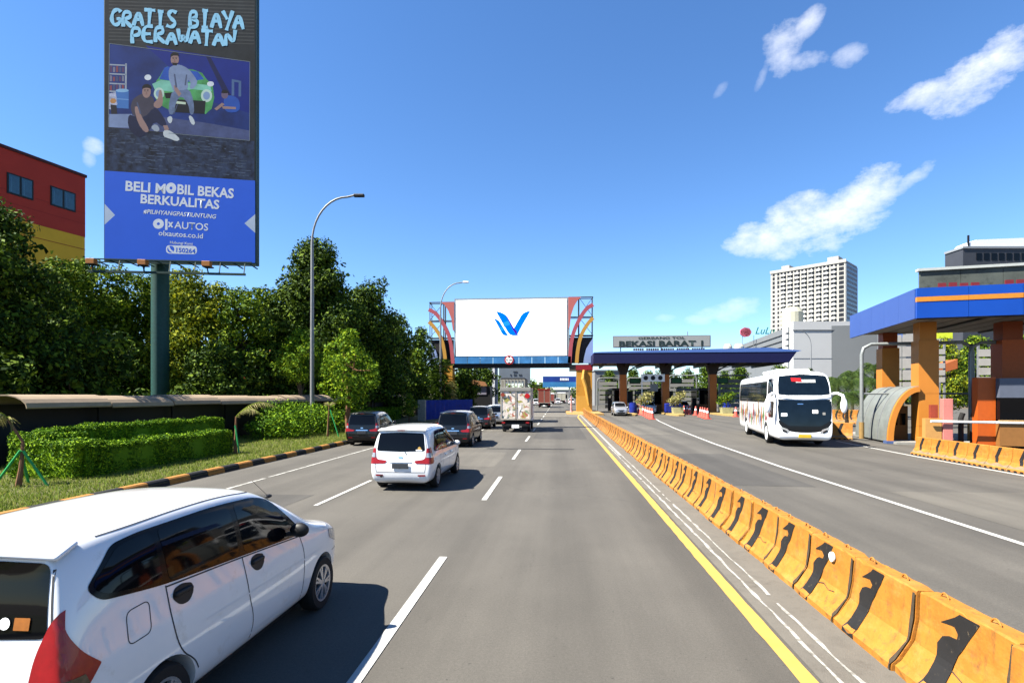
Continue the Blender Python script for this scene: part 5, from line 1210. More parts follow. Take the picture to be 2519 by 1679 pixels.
for i in range(12):
    rnd = random.Random(100+i); e = empty('concrete_barrier', (0,0,-50)); block(i).build('block', M_yel, e, smooth=False)
    # visible stroke: near end of the block is y=0; paint reads like a 7 with its foot to the far side
    pts = [(.40,.79),(.56,.79),(.60,.745),(.73,.635),(.60,.66),(.565,.61),(.58,.565),(.64,.555),(.70,.52),(.735,.44),(.71,.34),(.695,.18),(.71,.02),(.54,.02),(.545,.18),(.555,.34),(.54,.44),(.50,.54),(.45,.66)]
    sh = (rnd.random()-.5)*.14; wd = 1.0+.3*rnd.random(); pts = [(.57+(a-.57)*wd+sh+(rnd.random()-.5)*.018, b) for a, b in pts]
    strip_on_face(pts, MB(), .006).build('painted_stroke', M_blk, e)
    g = MB(); jw = .015+.05*rnd.random(); strip_on_face([(.0,.78),(.01+jw*.6,.78),(.01+jw,.5),(.006+jw*.3,.3),(.012+jw,.1),(.01+jw*.5,.02),(0,.02)], g, .006)
    g2 = [(.14+.2*rnd.random(),.24),(.25,.28),(.36,.26),(.5,.29),(.64,.25),(.66,.257),(.5,.30),(.36,.268),(.25,.288)]
    if i % 2 == 0: strip_on_face(g2, g, .005)
    g.build('crack', mat('crack grime', (.07,.05,.03), .9, var=.4, scale=20), e)
    for yy in (.28, .80):
        t = [(.30, yy+.045*math.cos(a), .725+.05*math.sin(a)) for a in [PI*k/8 for k in range(9)]]
        MB().tube(t, .008, 6).build('lifting_loop', M_yel, e)
    protos.append(e)
special = {0: 'nearest barrier block cut by the lower right corner of the view', 1: 'second barrier block from the lower right corner, with a cracked foot', 2: 'third barrier block from the lower right corner', 3: 'fourth barrier block from the lower right corner'}
y = 3.0 ; k = 1; BX = 2.95
while y < 74:
    src = protos[k % 12]
    if k <= 12: e = src
    else: e = copy_tree(src)
    rnd = random.Random(k); e.location = (BX+(rnd.random()-.5)*.05+ (.0 if y < 62 else (y-62)*.02), y, 0); e.rotation_euler = (0, 0, R((rnd.random()-.5)*1.8))
    d = y
    lb = 'black striped yellow barrier block in the long row dividing the two roads'
    if 2.9 <= y < 3.4: pass
    tag(e, lb, 'barrier', 'yellow barrier blocks dividing the roads')
    if k == 4: refl = e
    if 1 <= k <= 3: e['label'] = special[k-1]
    y += 1.0; k += 1
MB().lathe([(.001,0),(.055,0),(.055,.02),(.001,.03)], 18, 0, Matrix.Translation((.195,.40,.60)) @ Matrix.Rotation(-PI/2, 4, 'Y')).build('reflector', mat('white reflector', (.85,.85,.82), .3, var=0), refl)
refl['label'] = 'yellow barrier block with a round white reflector on its stripe'
# far side blocks facing the toll road
def far_block(L_=1.0, h=.815):
    e = empty('concrete_barrier', (0,0,-50)); q = [(x*1.0, z*h/.815) for x, z in BP]
    mb = MB().prof(q, 0, L_-.02); mb.build('block', M_yel, e)
    g = MB(); pts = [(.42,.80),(.56,.80),(.70,.45),(.60,.25),(.48,.25),(.55,.45)]
    strip_on_face([(a, min(b, .80)) for a, b in pts], g, .007); g.build('painted_stroke', M_blk, e)
    g = MB(); strip_on_face([(0,.02),(.98,.02),(.98,.22),(.75,.16),(.5,.24),(.2,.17),(0,.22)], g, .004); g.build('worn_foot', mat('worn concrete foot', (.30,.22,.13), .9, var=.35, scale=8, dirt=(.12,.09,.06), dscale=4, damt=.45), e)
    b = MB()
    for i in range(4): b.box(-.012,.05+i*.25,.0,.05,.16+i*.25,.055)
    b.build('drain_slot', M_dark, e); return e
fb = far_block(); pA, pB = Vector((14.66, 23.6, 0)), Vector((14.15, 10.0, 0)); dirv = (pB-pA).normalized(); rz = math.atan2(-(-dirv).x, (-dirv).y)
for i in range(14):
    e = fb if i == 0 else copy_tree(fb); p = pA+dirv*(i+1)*1.0; e.location = p; e.rotation_euler = (0, 0, rz)
    tag(e, 'yellow barrier block with dark slanted stripe along the right edge of the toll road', 'barrier', 'barrier blocks along the right edge')
e.location = pA+dirv*14
for i, (u, v, hh) in enumerate(((1921,1014,1), (1938,1016,1), (1956,1018,1), (1972,1020,1))):
    e = copy_tree(fb); p = PD(u, 908, 30.2-i*.5); e.location = (p.x, p.y+.2*i, 0); e.rotation_euler = (0, 0, R(60)); e.scale = (1,1,1.25); e['label'] = 'yellow block in the short stack between the coach and the bent white pipe'; e['group'] = 'barrier blocks behind the coach'
for i in range(6):
    e = copy_tree(fb); p = PD(1905+i*17, 908, 47-i*.4); e.location = (p.x, p.y, .0); e.rotation_euler = (0, 0, R(62)); e.scale = (1,1,1.65); e['label'] = 'tall striped yellow block in the back row behind the coach'; e['group'] = 'striped blocks in the back row'

# ------------------------------------------------------------------ screen gantry over the road
GY = 76.0
def gx(u): return PY(u, 908, GY).x
def gz(v): return PY(1283, v, GY).z
def gantry():
    root = empty('screen_gantry', (0,0,0), 0, 'big white screen on a gantry across the road with yellow pillars', 'gantry')
    M_tr = mat('dark truss steel', (.05,.055,.06), .6); M_pink = mat('salmon panel', (.60,.16,.14), .5, var=.06); M_yp = mat('yellow ribbon', (.62,.32,.05), .5, var=.08)
    M_lb = mat('pale blue panel', (.30,.40,.68), .5, var=.05); M_py = mat('pillar yellow', (.62,.29,.03), .55, var=.12, scale=.8, dirt=(.35,.13,.02), dscale=.6, damt=.40)
    x0, x1, z0, z1 = gx(1048), gx(1302), gz(816), gz(685)
    MB().box(x0-.25,GY-.1,z0-.1,x1+.35,GY+1.6,z1+.15).build('screen_case', mat('grey case', (.35,.40,.43), .5), root)
    MB().box(x0,GY-.16,z0,x1-.02,GY-.11,z1-.12).build('screen', mat('blank screen', (.80,.80,.80), .5, var=0, emit=((1,1,1), .42)), root)
    # emblem
    e0 = [(1140,714),(1149,716),(1158,722),(1163,730),(1172,746),(1179,757),(1186,770),(1180,770),(1172,768),(1166,762)]
    E1, E2, E3 = (mat('emblem blue', (.0,.12,.80), .8, var=0, spec=0, keep=1, emit=((0,.22,.95), .05)), mat('emblem light blue', (.01,.20,.85), .8, var=0, spec=0, keep=1, emit=((.02,.35,.98), .05)), mat('emblem violet', (.04,.01,.25), .8, var=0, spec=0, keep=1, emit=((.06,.01,.35), .03)))
    def em(pts, m, y): 
        tr = tessellate_polygon([[Vector((*p, 0)) for p in pts]]); MB().add([(gx(u), GY-y, gz(v)) for u, v in pts], [tuple(t) for t in tr]).build('emblem', m, root)
    k = 520/2038/1.071
    def c3(x, y): return ((1020+x*520/2038)/1.071, (660+y*400/1568)/1.071)
    em([c3(*p) for p in [(785,407),(815,412),(850,425),(880,445),(900,475),(925,520),(957,575),(1000,640),(985,645),(950,645),(920,635),(900,612),(870,560),(830,490)]], E1, .19)
    em([c3(*p) for p in [(764,478),(790,484),(815,500),(832,525),(860,575),(885,615),(905,645),(880,645),(855,637),(838,615),(810,560),(785,512)]], E1, .19)
    em([c3(*p) for p in [(1117,408),(1085,412),(1050,428),(1025,455),(1000,500),(957,575),(985,645),(1010,600),(1050,525),(1085,465)]], E1, .195)
    em([c3(*p) for p in [(848,520),(905,500),(925,540),(862,558)]], E2, .20); em([c3(*p) for p in [(815,565),(850,555),(870,590),(835,600)]], E2, .20)
    em([c3(*p) for p in [(880,445),(900,470),(957,572),(985,600),(985,645),(950,590),(900,490)]], E3, .205)
    # blue strip of panels and round height sign
    zb, zt = gz(834), gz(817); xa, xb = gx(1045), gx(1312); n = 9
    for i in range(n):
        a, b = xa+(xb-xa)*i/n, xa+(xb-xa)*(i+1)/n; MB().box(a+.04,GY-.35,zb,b-.04,GY-.1,zt-.1).build('fascia_panel', mat('sky blue panel', (.07,.28,.62), .35, var=.4, scale=.5), root)
    MB().box(xa-.1,GY-.25,zb-.18,xb+.1,GY+1.5,zb-.01).build('lower_beam', mat('deck steel', (.02,.022,.03), .6), root)
    MB().box(gx(985),GY-.05,zb-.6,gx(1362),GY+1.3,zb-.2).build('main_beam', M_dark, root)
    sx, sz = gx(1170), gz(826)
    sg = MB().lathe([(.001,0),(.66,0),(.66,.03),(.001,.03)], 28, 0, Matrix.Translation((sx,GY-.40,sz)) @ Matrix.Rotation(PI/2, 4, 'X')).build('height_sign', M_rd, root)
    MB().lathe([(.001,.032),(.49,.032),(.49,.05),(.001,.05)], 28, 0, Matrix.Translation((sx,GY-.40,sz)) @ Matrix.Rotation(PI/2, 4, 'X')).build('sign_face', M_white, sg)
    put_text('5.1m', .42, frame((sx,GY-.46,sz-.14), (1,0,0), (0,0,1)), M_dark, 'lettering', sg, bold=.015)
    MB().add([(sx-.2,GY-.455,sz+.48),(sx+.2,GY-.455,sz+.48),(sx,GY-.455,sz+.22)], [(0,1,2)]).build('arrow', M_dark, sg); MB().add([(sx-.2,GY-.455,sz-.48),(sx+.2,GY-.455,sz-.48),(sx,GY-.455,sz-.22)], [(0,1,2)]).build('arrow', M_dark, sg)
    # truss towers left and right (mirror of one another)
    def tower(ui, uo, vt):
        f = lambda t: gx(ui+(uo-ui)*t)      # t 0 next to the screen, 1 outer
        b = MB(); zt_, zb_ = gz(vt), gz(834)
        for t in (.45, .98):
            for yy in (GY+.1, GY+1.3): b.bar((f(t),yy,zb_), (f(t),yy,zt_), .16 if t < .9 else .1)
        for q in (0, .30, .58): z = zt_+(zb_-zt_)*q; b.bar((f(.05),GY+.1,z), (f(1),GY+.1,z), .14); b.bar((f(.05),GY+1.3,z), (f(1),GY+1.3,z), .1); b.bar((f(1),GY+.1,z), (f(1),GY+1.3,z), .1)
        for q, q2 in ((0,.3),(.3,.58)):
            za, zc_ = zt_+(zb_-zt_)*q, zt_+(zb_-zt_)*q2; b.bar((f(.45),GY+.1,za), (f(1),GY+.1,zc_), .06); b.bar((f(.45),GY+.1,zc_), (f(1),GY+.1,za), .06)
        b.build('truss', M_tr, root)
        z5 = zt_+(zb_-zt_)*.60; lv = MB(); a, c = sorted((f(.08), f(.97)))
        for i in range(14): z = zb_+(z5-zb_)*i/14; lv.box(a,GY+.25,z,c,GY+.32,z+(z5-zb_)/14*.7)
        lv.box(a,GY+.4,zb_,c,GY+.45,z5-.05); lv.build('louvre_panel', mat('dark louvres', (.035,.032,.035), .6), root)
        def ribbon(pts, wd, m, nm):
            p = chaikin(pts, 3); mb = MB(); P = [Vector((f(t), 0, zt_+(zb_-zt_)*q)) for t, q in p]; V = []
            for i in range(len(P)):
                d = (P[min(i+1, len(P)-1)]-P[max(i-1, 0)]).normalized(); nn = Vector((-d.z, 0, d.x))*wd/2
                V.append((P[i]+nn, P[i]-nn))
            for i in range(len(V)-1):
                (a1, b1), (a2, b2) = V[i], V[i+1]; y0, y1 = GY-.35, GY-.05
                vs = [(p_.x, yy, p_.z) for yy in (y0, y1) for p_ in (a1, b1, b2, a2)]; mb.add(vs, [(0,1,2,3),(7,6,5,4),(0,4,5,1),(3,2,6,7)])
            mb.build(nm, m, root)
        ribbon([(1.0,.12),(.72,.18),(.40,.38),(.16,.62),(.08,1.0)], .52, mat('rose ribbon', (.50,.10,.12), .5), 'curved_rib')
        ribbon([(1.0,.32),(.80,.40),(.52,.58),(.40,.80),(.36,1.0)], .50, M_yp, 'curved_rib')
        pl = [(.04,0),(.55,0),(.40,.05),(.26,.14),(.14,.28),(.09,.45),(.04,.48)]; 
        mb = MB(); nn = len(pl); mb.prof([(f(t), zt_+(zb_-zt_)*q) for t, q in pl], GY-.2, GY-.06); mb.build('salmon_panel', M_pink, root)
        pl = [(1.0,.62),(.86,.70),(.74,.78),(.66,.90),(.62,1.0),(1.0,1.0)]; mb = MB(); mb.prof([(f(t), zt_+(zb_-zt_)*q) for t, q in pl], GY-.25, GY-.04); mb.build('corner_panel', M_lb, root)
    tower(1303, 1362, 683); tower(1046, 986, 690)
    for (ua, ub, top) in ((1324, 1360, 1), (1019, 1040, 0)):
        a, b = gx(ua), gx(ub)
        if top: MB().box(a-.08,GY-.3,gz(850),b+.08,GY+1.7,gz(835)-.2).build('pillar_cap', mat('maroon cap', (.30,.012,.02), .5), root)
        MB().box(a,GY-.2,0,b,GY+1.6,gz(850) if top else gz(838)).build('pillar', M_py, root, bevel=.02)
        if top:
            MB().box(a+.02,GY-.22,0,b-.02,GY-.19,2.4).build('pillar_panel', mat('pale yellow panel', (.72,.38,.06), .5, var=.08), root)
            MB().tube([(a+1.1,GY-.3,gz(850)),(a+.95,GY-.32,gz(870)),(a+1.35,GY-.32,gz(890)),(a+1.6,GY-.3,gz(915)),(a+1.75,GY-.3,gz(930))], [.22,.30,.28,.22,.12], 8).build('wrapped_sheet', mat('loose yellow sheet', (.75,.42,.08), .5, var=.2, scale=2), root)
            MB().box(a-1.0,GY-.1,gz(852),a,GY+1.2,gz(835)-.2).build('bracket', mat('taupe bracket', (.10,.09,.07), .6), root)
gantry()
# island nose at the gantry foot
tag(MB().prism([(gx(1300),70),(gx(1340),66.5),(5.6,66.5),(5.6,82),(gx(1300),82)], .0, .22).build('traffic_island', mat('ochre kerb', (.50,.30,.10), .7, var=.25, scale=2)), 'low ochre island nose at the foot of the gantry pillar', 'traffic island')
p = PY(1312, 945, 72); tag(MB().lathe([(.001,0),(.22,0),(.16,.25),(.12,.9),(.10,2.2),(.001,2.25)], 12).build('bollard', mat('pink and white bollard', (.65,.35,.32), .6, var=.3, scale=3), loc=(p.x, 72, .2)), 'pale pink marker post on the island nose beside the gantry pillar', 'post')

# ------------------------------------------------------------------ far hoardings
def hoarding(u0, v0, u1, v1, d, m, label, marks, name='roadside_hoarding', band=None):
    a, b = PD(u0, v0, d), PD(u1, v1, d); root = empty(name, (0,0,0), 0, label, 'billboard'); w_ = abs(b.x-a.x); 
    M_ = frame((a.x, a.y, b.z), (cY, sY, 0), (0,0,1)); w_ = (u1-u0)*d/F; h_ = a.z-b.z
    MB().box(0,0,-.4,w_,h_,0,0,M_).build('panel', m, root)
    for x in (.2, .8): MB().bar(M_ @ Vector((w_*x,0,-.3)), Vector(((M_ @ Vector((w_*x,0,-.3))).x, (M_ @ Vector((w_*x,0,-.3))).y, 0)), .4).build('post', M_steel, root)
    if band: MB().box(0,0,.005,w_,h_*band[0],.03,0,M_).build('band', band[1], root)
    for (x, y, w2, h2, m2) in marks: MB().box(w_*x,h_*y,.035,w_*(x+w2),h_*(y+h2),.06,0,M_).build('printed_mark', m2, root)
    return root
M_ink = mat('grey ink', (.03,.045,.06), .6)
hoarding(1146, 841, 1218, 880, 115, mat('pale grey hoarding', (.22,.26,.30), .6, var=.08, scale=.5), 'pale grey hoarding with two short dark lines of print behind the box truck', [(.46+i*.035,.62,.02,.10,M_ink) for i in range(4)]+[(.36+i*.055,.44,.035,.10,M_ink) for i in range(7) if i not in (1, 4)])
hoarding(1247, 864, 1323, 889, 150, mat('royal blue hoarding', (.02,.07,.38), .5, var=.3, scale=.3), 'blue hoarding with pale waves and a white line of print over the far road', [(.52+i*.045,.62,.032,.22,M_white) for i in range(6)], band=(.48, mat('wave blue', (.06,.30,.62), .5, var=.3, scale=.3)))
# far trees, buildings seen under the gantry
rngb = random.Random(4)
for i, (u, d, v, r_) in enumerate(((1140, 125, 870, 4), (1165, 120, 878, 3.5), (1222, 190, 872, 6), (1246, 230, 880, 7), (1330, 210, 882, 6), (1130, 105, 845, 3.4), (1200, 130, 885, 3.2))):
    T(gp(u, d), th(v, d), r_, 'mid' if i in (0, 5) else 'dark', ['tree left of the pale grey hoarding','tree below the pale grey hoarding','far tree right of the pale grey hoarding','farthest tree line bump left of the blue hoarding','far tree behind the gantry pillar','tree beside the white mast under the screen','low tree behind the box truck'][i], 120+i, leaf=.5, nclump=14, base=.5, dens=20, group='far trees beyond the gate')
def simple_building(u0, u1, vt, d, depth, m, label, rows=3, cols=5, name='far_building', wc=None):
    a, b = PD(u0, 908, d), PD(u1, 908, d); H = th(vt, d); w_ = (u1-u0)*d/F; root = empty(name, (a.x, a.y, 0), YAW, label, 'building', 'buildings beyond the gate')
    MB().box(0,0,0,w_,depth,H).build('wall', m, root); MB().box(-.2,-.2,H,w_+.2,depth+.2,H+.3).build('roof', M_steel, root)
    for r_ in range(rows):
        for c in range(cols):
            x = w_*(c+.2)/cols; z = 1+(H-1.5)*r_/rows; MB().box(x,-.03,z,x+w_*.55/cols,.02,z+(H-1.5)/rows*.55).build('window', wc or M_glass, root)
    return root
simple_building(1222, 1250, 884, 240, 14, mat('ochre house', (.45,.28,.10), .7), 'ochre house far up the road left of the blue hoarding', 2, 3)
simple_building(1270, 1322, 896, 260, 20, mat('pale shops', (.50,.48,.42), .7, var=.4, scale=.2), 'pale row of shops at the end of the road', 1, 6)
simple_building(1366, 1424, 852, 130, 14, mat('grey white block', (.28,.28,.28), .7, var=.15, scale=.3), 'grey white block with dark bands behind the first toll lane', 5, 1)
p = PD(1137, 908, 100); root = empty('white_mast', (p.x, p.y, 0), 0, 'white lattice mast left of the grey hoarding', 'mast')
MB().tube([(0,0,0),(0,0,8)], .55, 8).build('mast', mat('mast white', (.55,.57,.62), .5, var=.35, scale=1), root)
# ------------------------------------------------------------------ far toll plaza
TY = 70.0
def tx(u, Y=TY): return PY(u, 908, Y).x
def tz(v, Y=TY): return PY(1600, v, Y).z
def far_plaza():
    root = empty('toll_canopy', (0,0,0), 0, 'far dark blue toll canopy on orange brown columns', 'toll canopy')
    x0, x1, zb, zt = tx(1364), tx(1830), tz(833), tz(809)
    D = 12
    MB().prof([(x0,zb),(x1-.9,zb),(x1,zt),(x0,zt)], TY, TY+.25).build('front_fascia', M_navy, root)
    MB().prof([(x0,zt),(x1+.1,zt),(x1+.6,zt+.15),(x1-3.5,zt+.55),(x0+1,zt+.15),(x0,zt+.1)], TY-.05, TY+D).build('roof', M_bluel, root)
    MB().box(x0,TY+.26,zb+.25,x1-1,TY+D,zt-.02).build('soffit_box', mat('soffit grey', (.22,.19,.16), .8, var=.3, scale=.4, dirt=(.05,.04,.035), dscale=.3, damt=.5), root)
    MB().box(x0-.05,TY+.26,zb,x0+.1,TY+D,zt-.01).build('side_fascia', M_navy, root)
    MB().add([(x1-.9,TY+.2,zb),(x1,TY+.2,zt),(x1,TY+D,zt),(x1-.9,TY+D,zb)], [(0,1,2,3)]).build('side_fascia', M_navy, root)
    bm_ = MB()
    for i in range(9): x = x0+1.5+i*(x1-x0-3)/8; bm_.box(x,TY+.5,zb-.15,x+.18,TY+D-.3,zb+.24)
    bm_.build('soffit_beams', M_dark, root)
    for i, u in enumerate((1431, 1528, 1636)):
        Y = 74; x = PY(u, 908, Y).x; z_ = zb+.25
        c = MB().box(x-.46,Y-.45,.2,x+.46,Y+.45,z_); co = c.build('column', M_orange2 if False else mat('rust orange cladding', (.66,.20,.03), .55, var=.1, scale=1), root, bevel=.02)
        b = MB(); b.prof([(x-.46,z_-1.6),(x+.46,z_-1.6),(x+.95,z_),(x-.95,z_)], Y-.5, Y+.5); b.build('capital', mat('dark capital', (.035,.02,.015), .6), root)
        MB().bar((x+.4,Y,z_-1.3), (x+2.6,Y,z_+.05), .16, .16).build('brace', M_dark, root)
    # sign board
    sx0, sx1, sz0, sz1 = tx(1408), tx(1632), tz(797), tz(770)
    s = empty('name_board', (0,0,0), 0, 'grey name board on the far toll canopy reading BEKASI BARAT 1', 'sign')
    MB().box(sx0,TY-.1,sz0,sx1,TY+.15,sz1).build('frame', M_steel, s)
    MB().box(sx0+.12,TY-.13,sz0+.1,sx1-.12,TY-.09,sz1-.1).build('face', mat('board face', (.40,.41,.40), .5, var=.05), s)
    cx = (sx0+sx1)/2
    put_text('BEKASI BARAT 1', .95, frame((cx,TY-.16,sz0+.16), (1,0,0), (0,0,1)), mat('sign ink', (.02,.04,.04), .5), 'lettering', s, width=(sx1-sx0)*.86, bold=.035)
    put_text('GERBANG TOL', .42, frame((cx,TY-.16,sz1-.45), (1,0,0), (0,0,1)), mat('sign ink', (.02,.04,.04), .5), 'lettering', s, width=(sx1-sx0)*.48, bold=.008)
    g = MB()
    for i in range(34): 
        if i % 7 != 5: x = sx0+2.6+i*(sx1-sx0-3)/34; g.box(x,TY-.02,tz(804),x+.22,TY+.02,tz(799))
    g.build('small_letters', mat('dull red letters', (.22,.10,.09), .6), s)
    for x in (sx0+1, cx, sx1-1): MB().box(x-.06,TY+.16,zt,x+.06,TY+.28,sz0+.3).build('leg', M_steel, s)
    p = tx(1588); MB().bar((p,TY+2,zt), (p,TY+2,tz(757)), .08).build('antenna', M_steel, root)
    for u, r_ in ((1695, .55), (1722, .65)):
        q = tx(u); tag(MB().lathe([(.001,1.0),(r_*.7,.95),(r_,.6),(r_,.1),(r_*.9,0),(.001,0)], 16).build('water_tank', mat('cream tank', (.72,.66,.50), .5), loc=(q, TY+4, zt+.45)), 'cream rooftop tank on the far toll canopy, %s' % ('smaller one on the left' if r_ < .6 else 'larger one on the right'), 'water tank', 'tanks on the far canopy')
    # islands, booths, bins, planters
    for i, (u, lb) in enumerate(((1431, 'first'), (1528, 'second'), (1636, 'third'))):
        x = PY(u, 908, 74).x
        isl = MB().prism([(x-.3,64.5),(x+.3,64.5),(x+.9,66.5),(x+.9,84),(x-.9,84),(x-.9,66.5)], 0, .2).build('traffic_island', mat('island kerb', (.50,.34,.12), .7, var=.35, scale=2, dirt=(.05,.04,.03), dscale=2, damt=.45)); tag(isl, 'ochre kerbed toll island under the %s orange column from the gantry' % lb, 'traffic island', 'toll islands')
        b = empty('toll_booth', (x, 77, .2), 0, 'glazed dark toll booth behind the %s orange column from the gantry' % lb, 'toll booth', 'far toll booths')
        MB().box(-1.0,0,0,1.0,4.6,1.0).build('lower_wall', mat('booth wall', (.30,.10,.03), .6), b); MB().box(-.95,.05,1.0,.95,4.55,3.0).build('glazing', M_glass, b); MB().box(-1.15,-.2,3.0,1.15,4.8,3.3).build('roof', M_dark, b)
        for sx in (-.98, .94): MB().box(sx,-.0,1.0,sx+.05,.06,3.0).build('mullion', M_steel, b)
        MB().box(.95,1.0,1.2,1.9,1.3,2.9).build('lane_cabinet', M_dark, b); MB().box(-1.7,.6,.0,-1.2,1.0,1.9).build('ticket_machine', M_black, b); MB().box(1.1,-1.4,3.9,2.6,-1.2,4.7).build('hanging_lane_sign', M_dark, b); MB().box(1.2,-1.42,4.0,2.5,-1.39,4.6).build('sign_face', mat('lane sign green', (.02,.16,.05), .5), b)
        bn = empty('blue_bin', (x+(.6 if i != 1 else .3)+.3, 70.6, .2), 0, 'dark blue drum in front of the %s orange column from the gantry' % lb, 'drum', 'blue drums on the islands')
        MB().lathe([(.001,0),(.48,0),(.52,.1),(.50,.6),(.52,.62),(.50,1.1),(.50,1.25),(.001,1.27)], 20).build('drum', mat('blue plastic', (.01,.03,.30), .4, var=.1), bn, smooth=True); MB().lathe([(.46,1.25),(.46,1.33),(.001,1.36)], 20).build('lid', mat('blue plastic lid', (.01,.02,.20), .4), bn)
    tag(MB().box(-1,-.4,0,1,.4,1.25).build('water_barrier', mat('blue barrier plastic', (.01,.025,.28), .45, var=.15), loc=(PY(1545, 908, 70).x, 70, .2), bevel=.12), 'broad dark blue plastic barrier by the middle orange column', 'barrier')
    for i, (u, kind, lb) in enumerate(((1482, 'dry', 'square planter with a dry pale shrub between the first two columns'), (1556, 'dry', 'square planter with a pale bushy shrub beside the middle column'), (1668, 'mid', 'square planter with a round green shrub beside the third column'))):
        Y = 69; x = PY(u, 908, Y).x; pr = empty('planter', (x, Y, .05), 0, lb, 'planter', 'planters on the plaza'); rg = np.random.default_rng(i+300)
        MB().prof([(-.55,0),(.55,0),(.68,.9),(-.68,.9)], -.55, .55).build('pot', mat('cream pot', (.48,.45,.22), .7, var=.2, scale=3), pr)
        P, Nn = crown_pts([((0,0,2.0),(1.1,1.0,.75)), ((.5,0,2.5),(.7,.7,.5)), ((-.6,0,1.6),(.7,.7,.5))], 60, rg, .8); leaf_obj('shrub', P, Nn, .15, LF['dry' if kind == 'dry' else 'mid'], rg, pr, aspect=2.4)
        MB().tube([(0,0,.8),(.1,0,2.0)], .06, 6).build('stem', M_bark, pr)
    # overhead pipe portals and notice panels behind the lanes
    for i, (ua, ub, vt, Y) in enumerate(((1372, 1422, 868, 84), (1440, 1500, 868, 84), (1536, 1600, 862, 86), (1652, 1720, 862, 82))):
        a, b = PY(ua, 908, Y).x, PY(ub, 908, Y).x; z = PY(ua, vt, Y).z
        MB_ = MB().tube([(a,Y,0),(a,Y,z-.5),(a+.15,Y,z-.12),(a+.5,Y,z),(b-.5,Y,z),(b-.15,Y,z-.12),(b,Y,z-.5),(b,Y,0)], .11, 8); o = MB_.build('pipe_portal', M_galv, smooth=True); tag(o, 'bent grey pipe portal over the %s far toll lane' % ['first','second','third','fourth'][i], 'portal', 'pipe portals over the far lanes')
        r2 = empty('slatted_panel', (0,0,0), 0, 'pale slatted panel behind the %s far toll lane' % ['first','second','third','fourth'][i], 'panel', 'slatted panels behind the far lanes'); m_ = MB(); zz = z-.5
        for k in range(6): m_.box(a+.3,Y+.6,zz-.62-k*.72,b-.3,Y+.66,zz-k*.72-.08)
        m_.build('slats', mat('pale slats', (.34,.34,.33), .6, var=.1), r2); MB().box(a+.3,Y+.7,1.2,a+.42,Y+.8,zz).build('post', M_steel, r2); MB().box(b-.42,Y+.7,1.2,b-.3,Y+.8,zz).build('post', M_steel, r2)
    x = PY(1502, 908, 72).x; s2 = empty('lane_sign', (x-1.6, 72.4, 0), 0, 'white lane sign with three dark round symbols between the first two far columns', 'sign')
    MB().box(0,0,4.3,3.1,.08,5.3).build('face', M_white, s2)
    for k in range(3): MB().lathe([(.001,0),(.3,0),(.3,.03),(.001,.03)], 16, 0, Matrix.Translation((.6+k*.95,-.01,4.8)) @ Matrix.Rotation(PI/2, 4, 'X')).build('symbol', M_dark, s2)
    MB().box(.05,.02,.1,.15,.1,4.3).build('leg', M_white, s2); MB().box(1.2,0,3.0,2.2,.08,4.0).build('lower_face', M_conc, s2)
    MB().bar((tx(1442),73,tz(880)), (tx(1492),73,tz(870)), .3).build('x', M_orange2) if False else None
far_plaza()
# traffic cones
M_cone = mat('cone red', (.80,.13,.09), .5, var=.08)
cone0 = None
def cone():
    e = empty('traffic_cone', (0,0,0)); 
    MB().box(-.22,-.22,0,.22,.22,.04).build('base', M_cone, e, bevel=.01)
    MB().lathe([(.17,.04),(.13,.25),(.095,.44)], 16).build('cone_lower', M_cone, e, smooth=True); MB().lathe([(.095,.44),(.07,.57)], 16).build('white_band', M_white, e, smooth=True); MB().lathe([(.07,.57),(.045,.74),(.03,.76),(.001,.76)], 16).build('cone_tip', M_cone, e, smooth=True)
    return e
cones = [(1467,950),(1472,952),(1477,953),(1483,956),(1488,959),(1493,961),(1498,963),(1571,951),(1578,950),(1584,952),(1598,954),(1609,957),(1614,958),(1619,960),(1625,962),(1690,957)]
cl0 = cone()
for i, (u, v) in enumerate(cones):
    c = cl0 if i == 0 else copy_tree(cl0); g = GR(u, v); c.location = (g.x, g.y, 0); c.scale = (1.5,)*3
    if i < 7: tag(c, 'red traffic cone in the left cluster at the split of the white line', 'traffic cone', 'cones in the left cluster')
    elif i < 10: tag(c, 'red traffic cone beside the middle planter', 'traffic cone', 'cones beside the middle planter')
    elif i == 15: tag(c, 'single red traffic cone at the rear corner of the coach', 'traffic cone')
    else: tag(c, 'red traffic cone in the row right of the middle planter', 'traffic cone', 'cones right of the middle planter')
sq = GR(1470, 938); tag(MB().box(-.7,-.1,.5,.7,.1,1.7).build('notice_board', mat('pink notice', (.75,.30,.28), .6, var=.2, scale=3), loc=(sq.x, sq.y, .1)), 'small pink notice board above the left cones', 'sign')

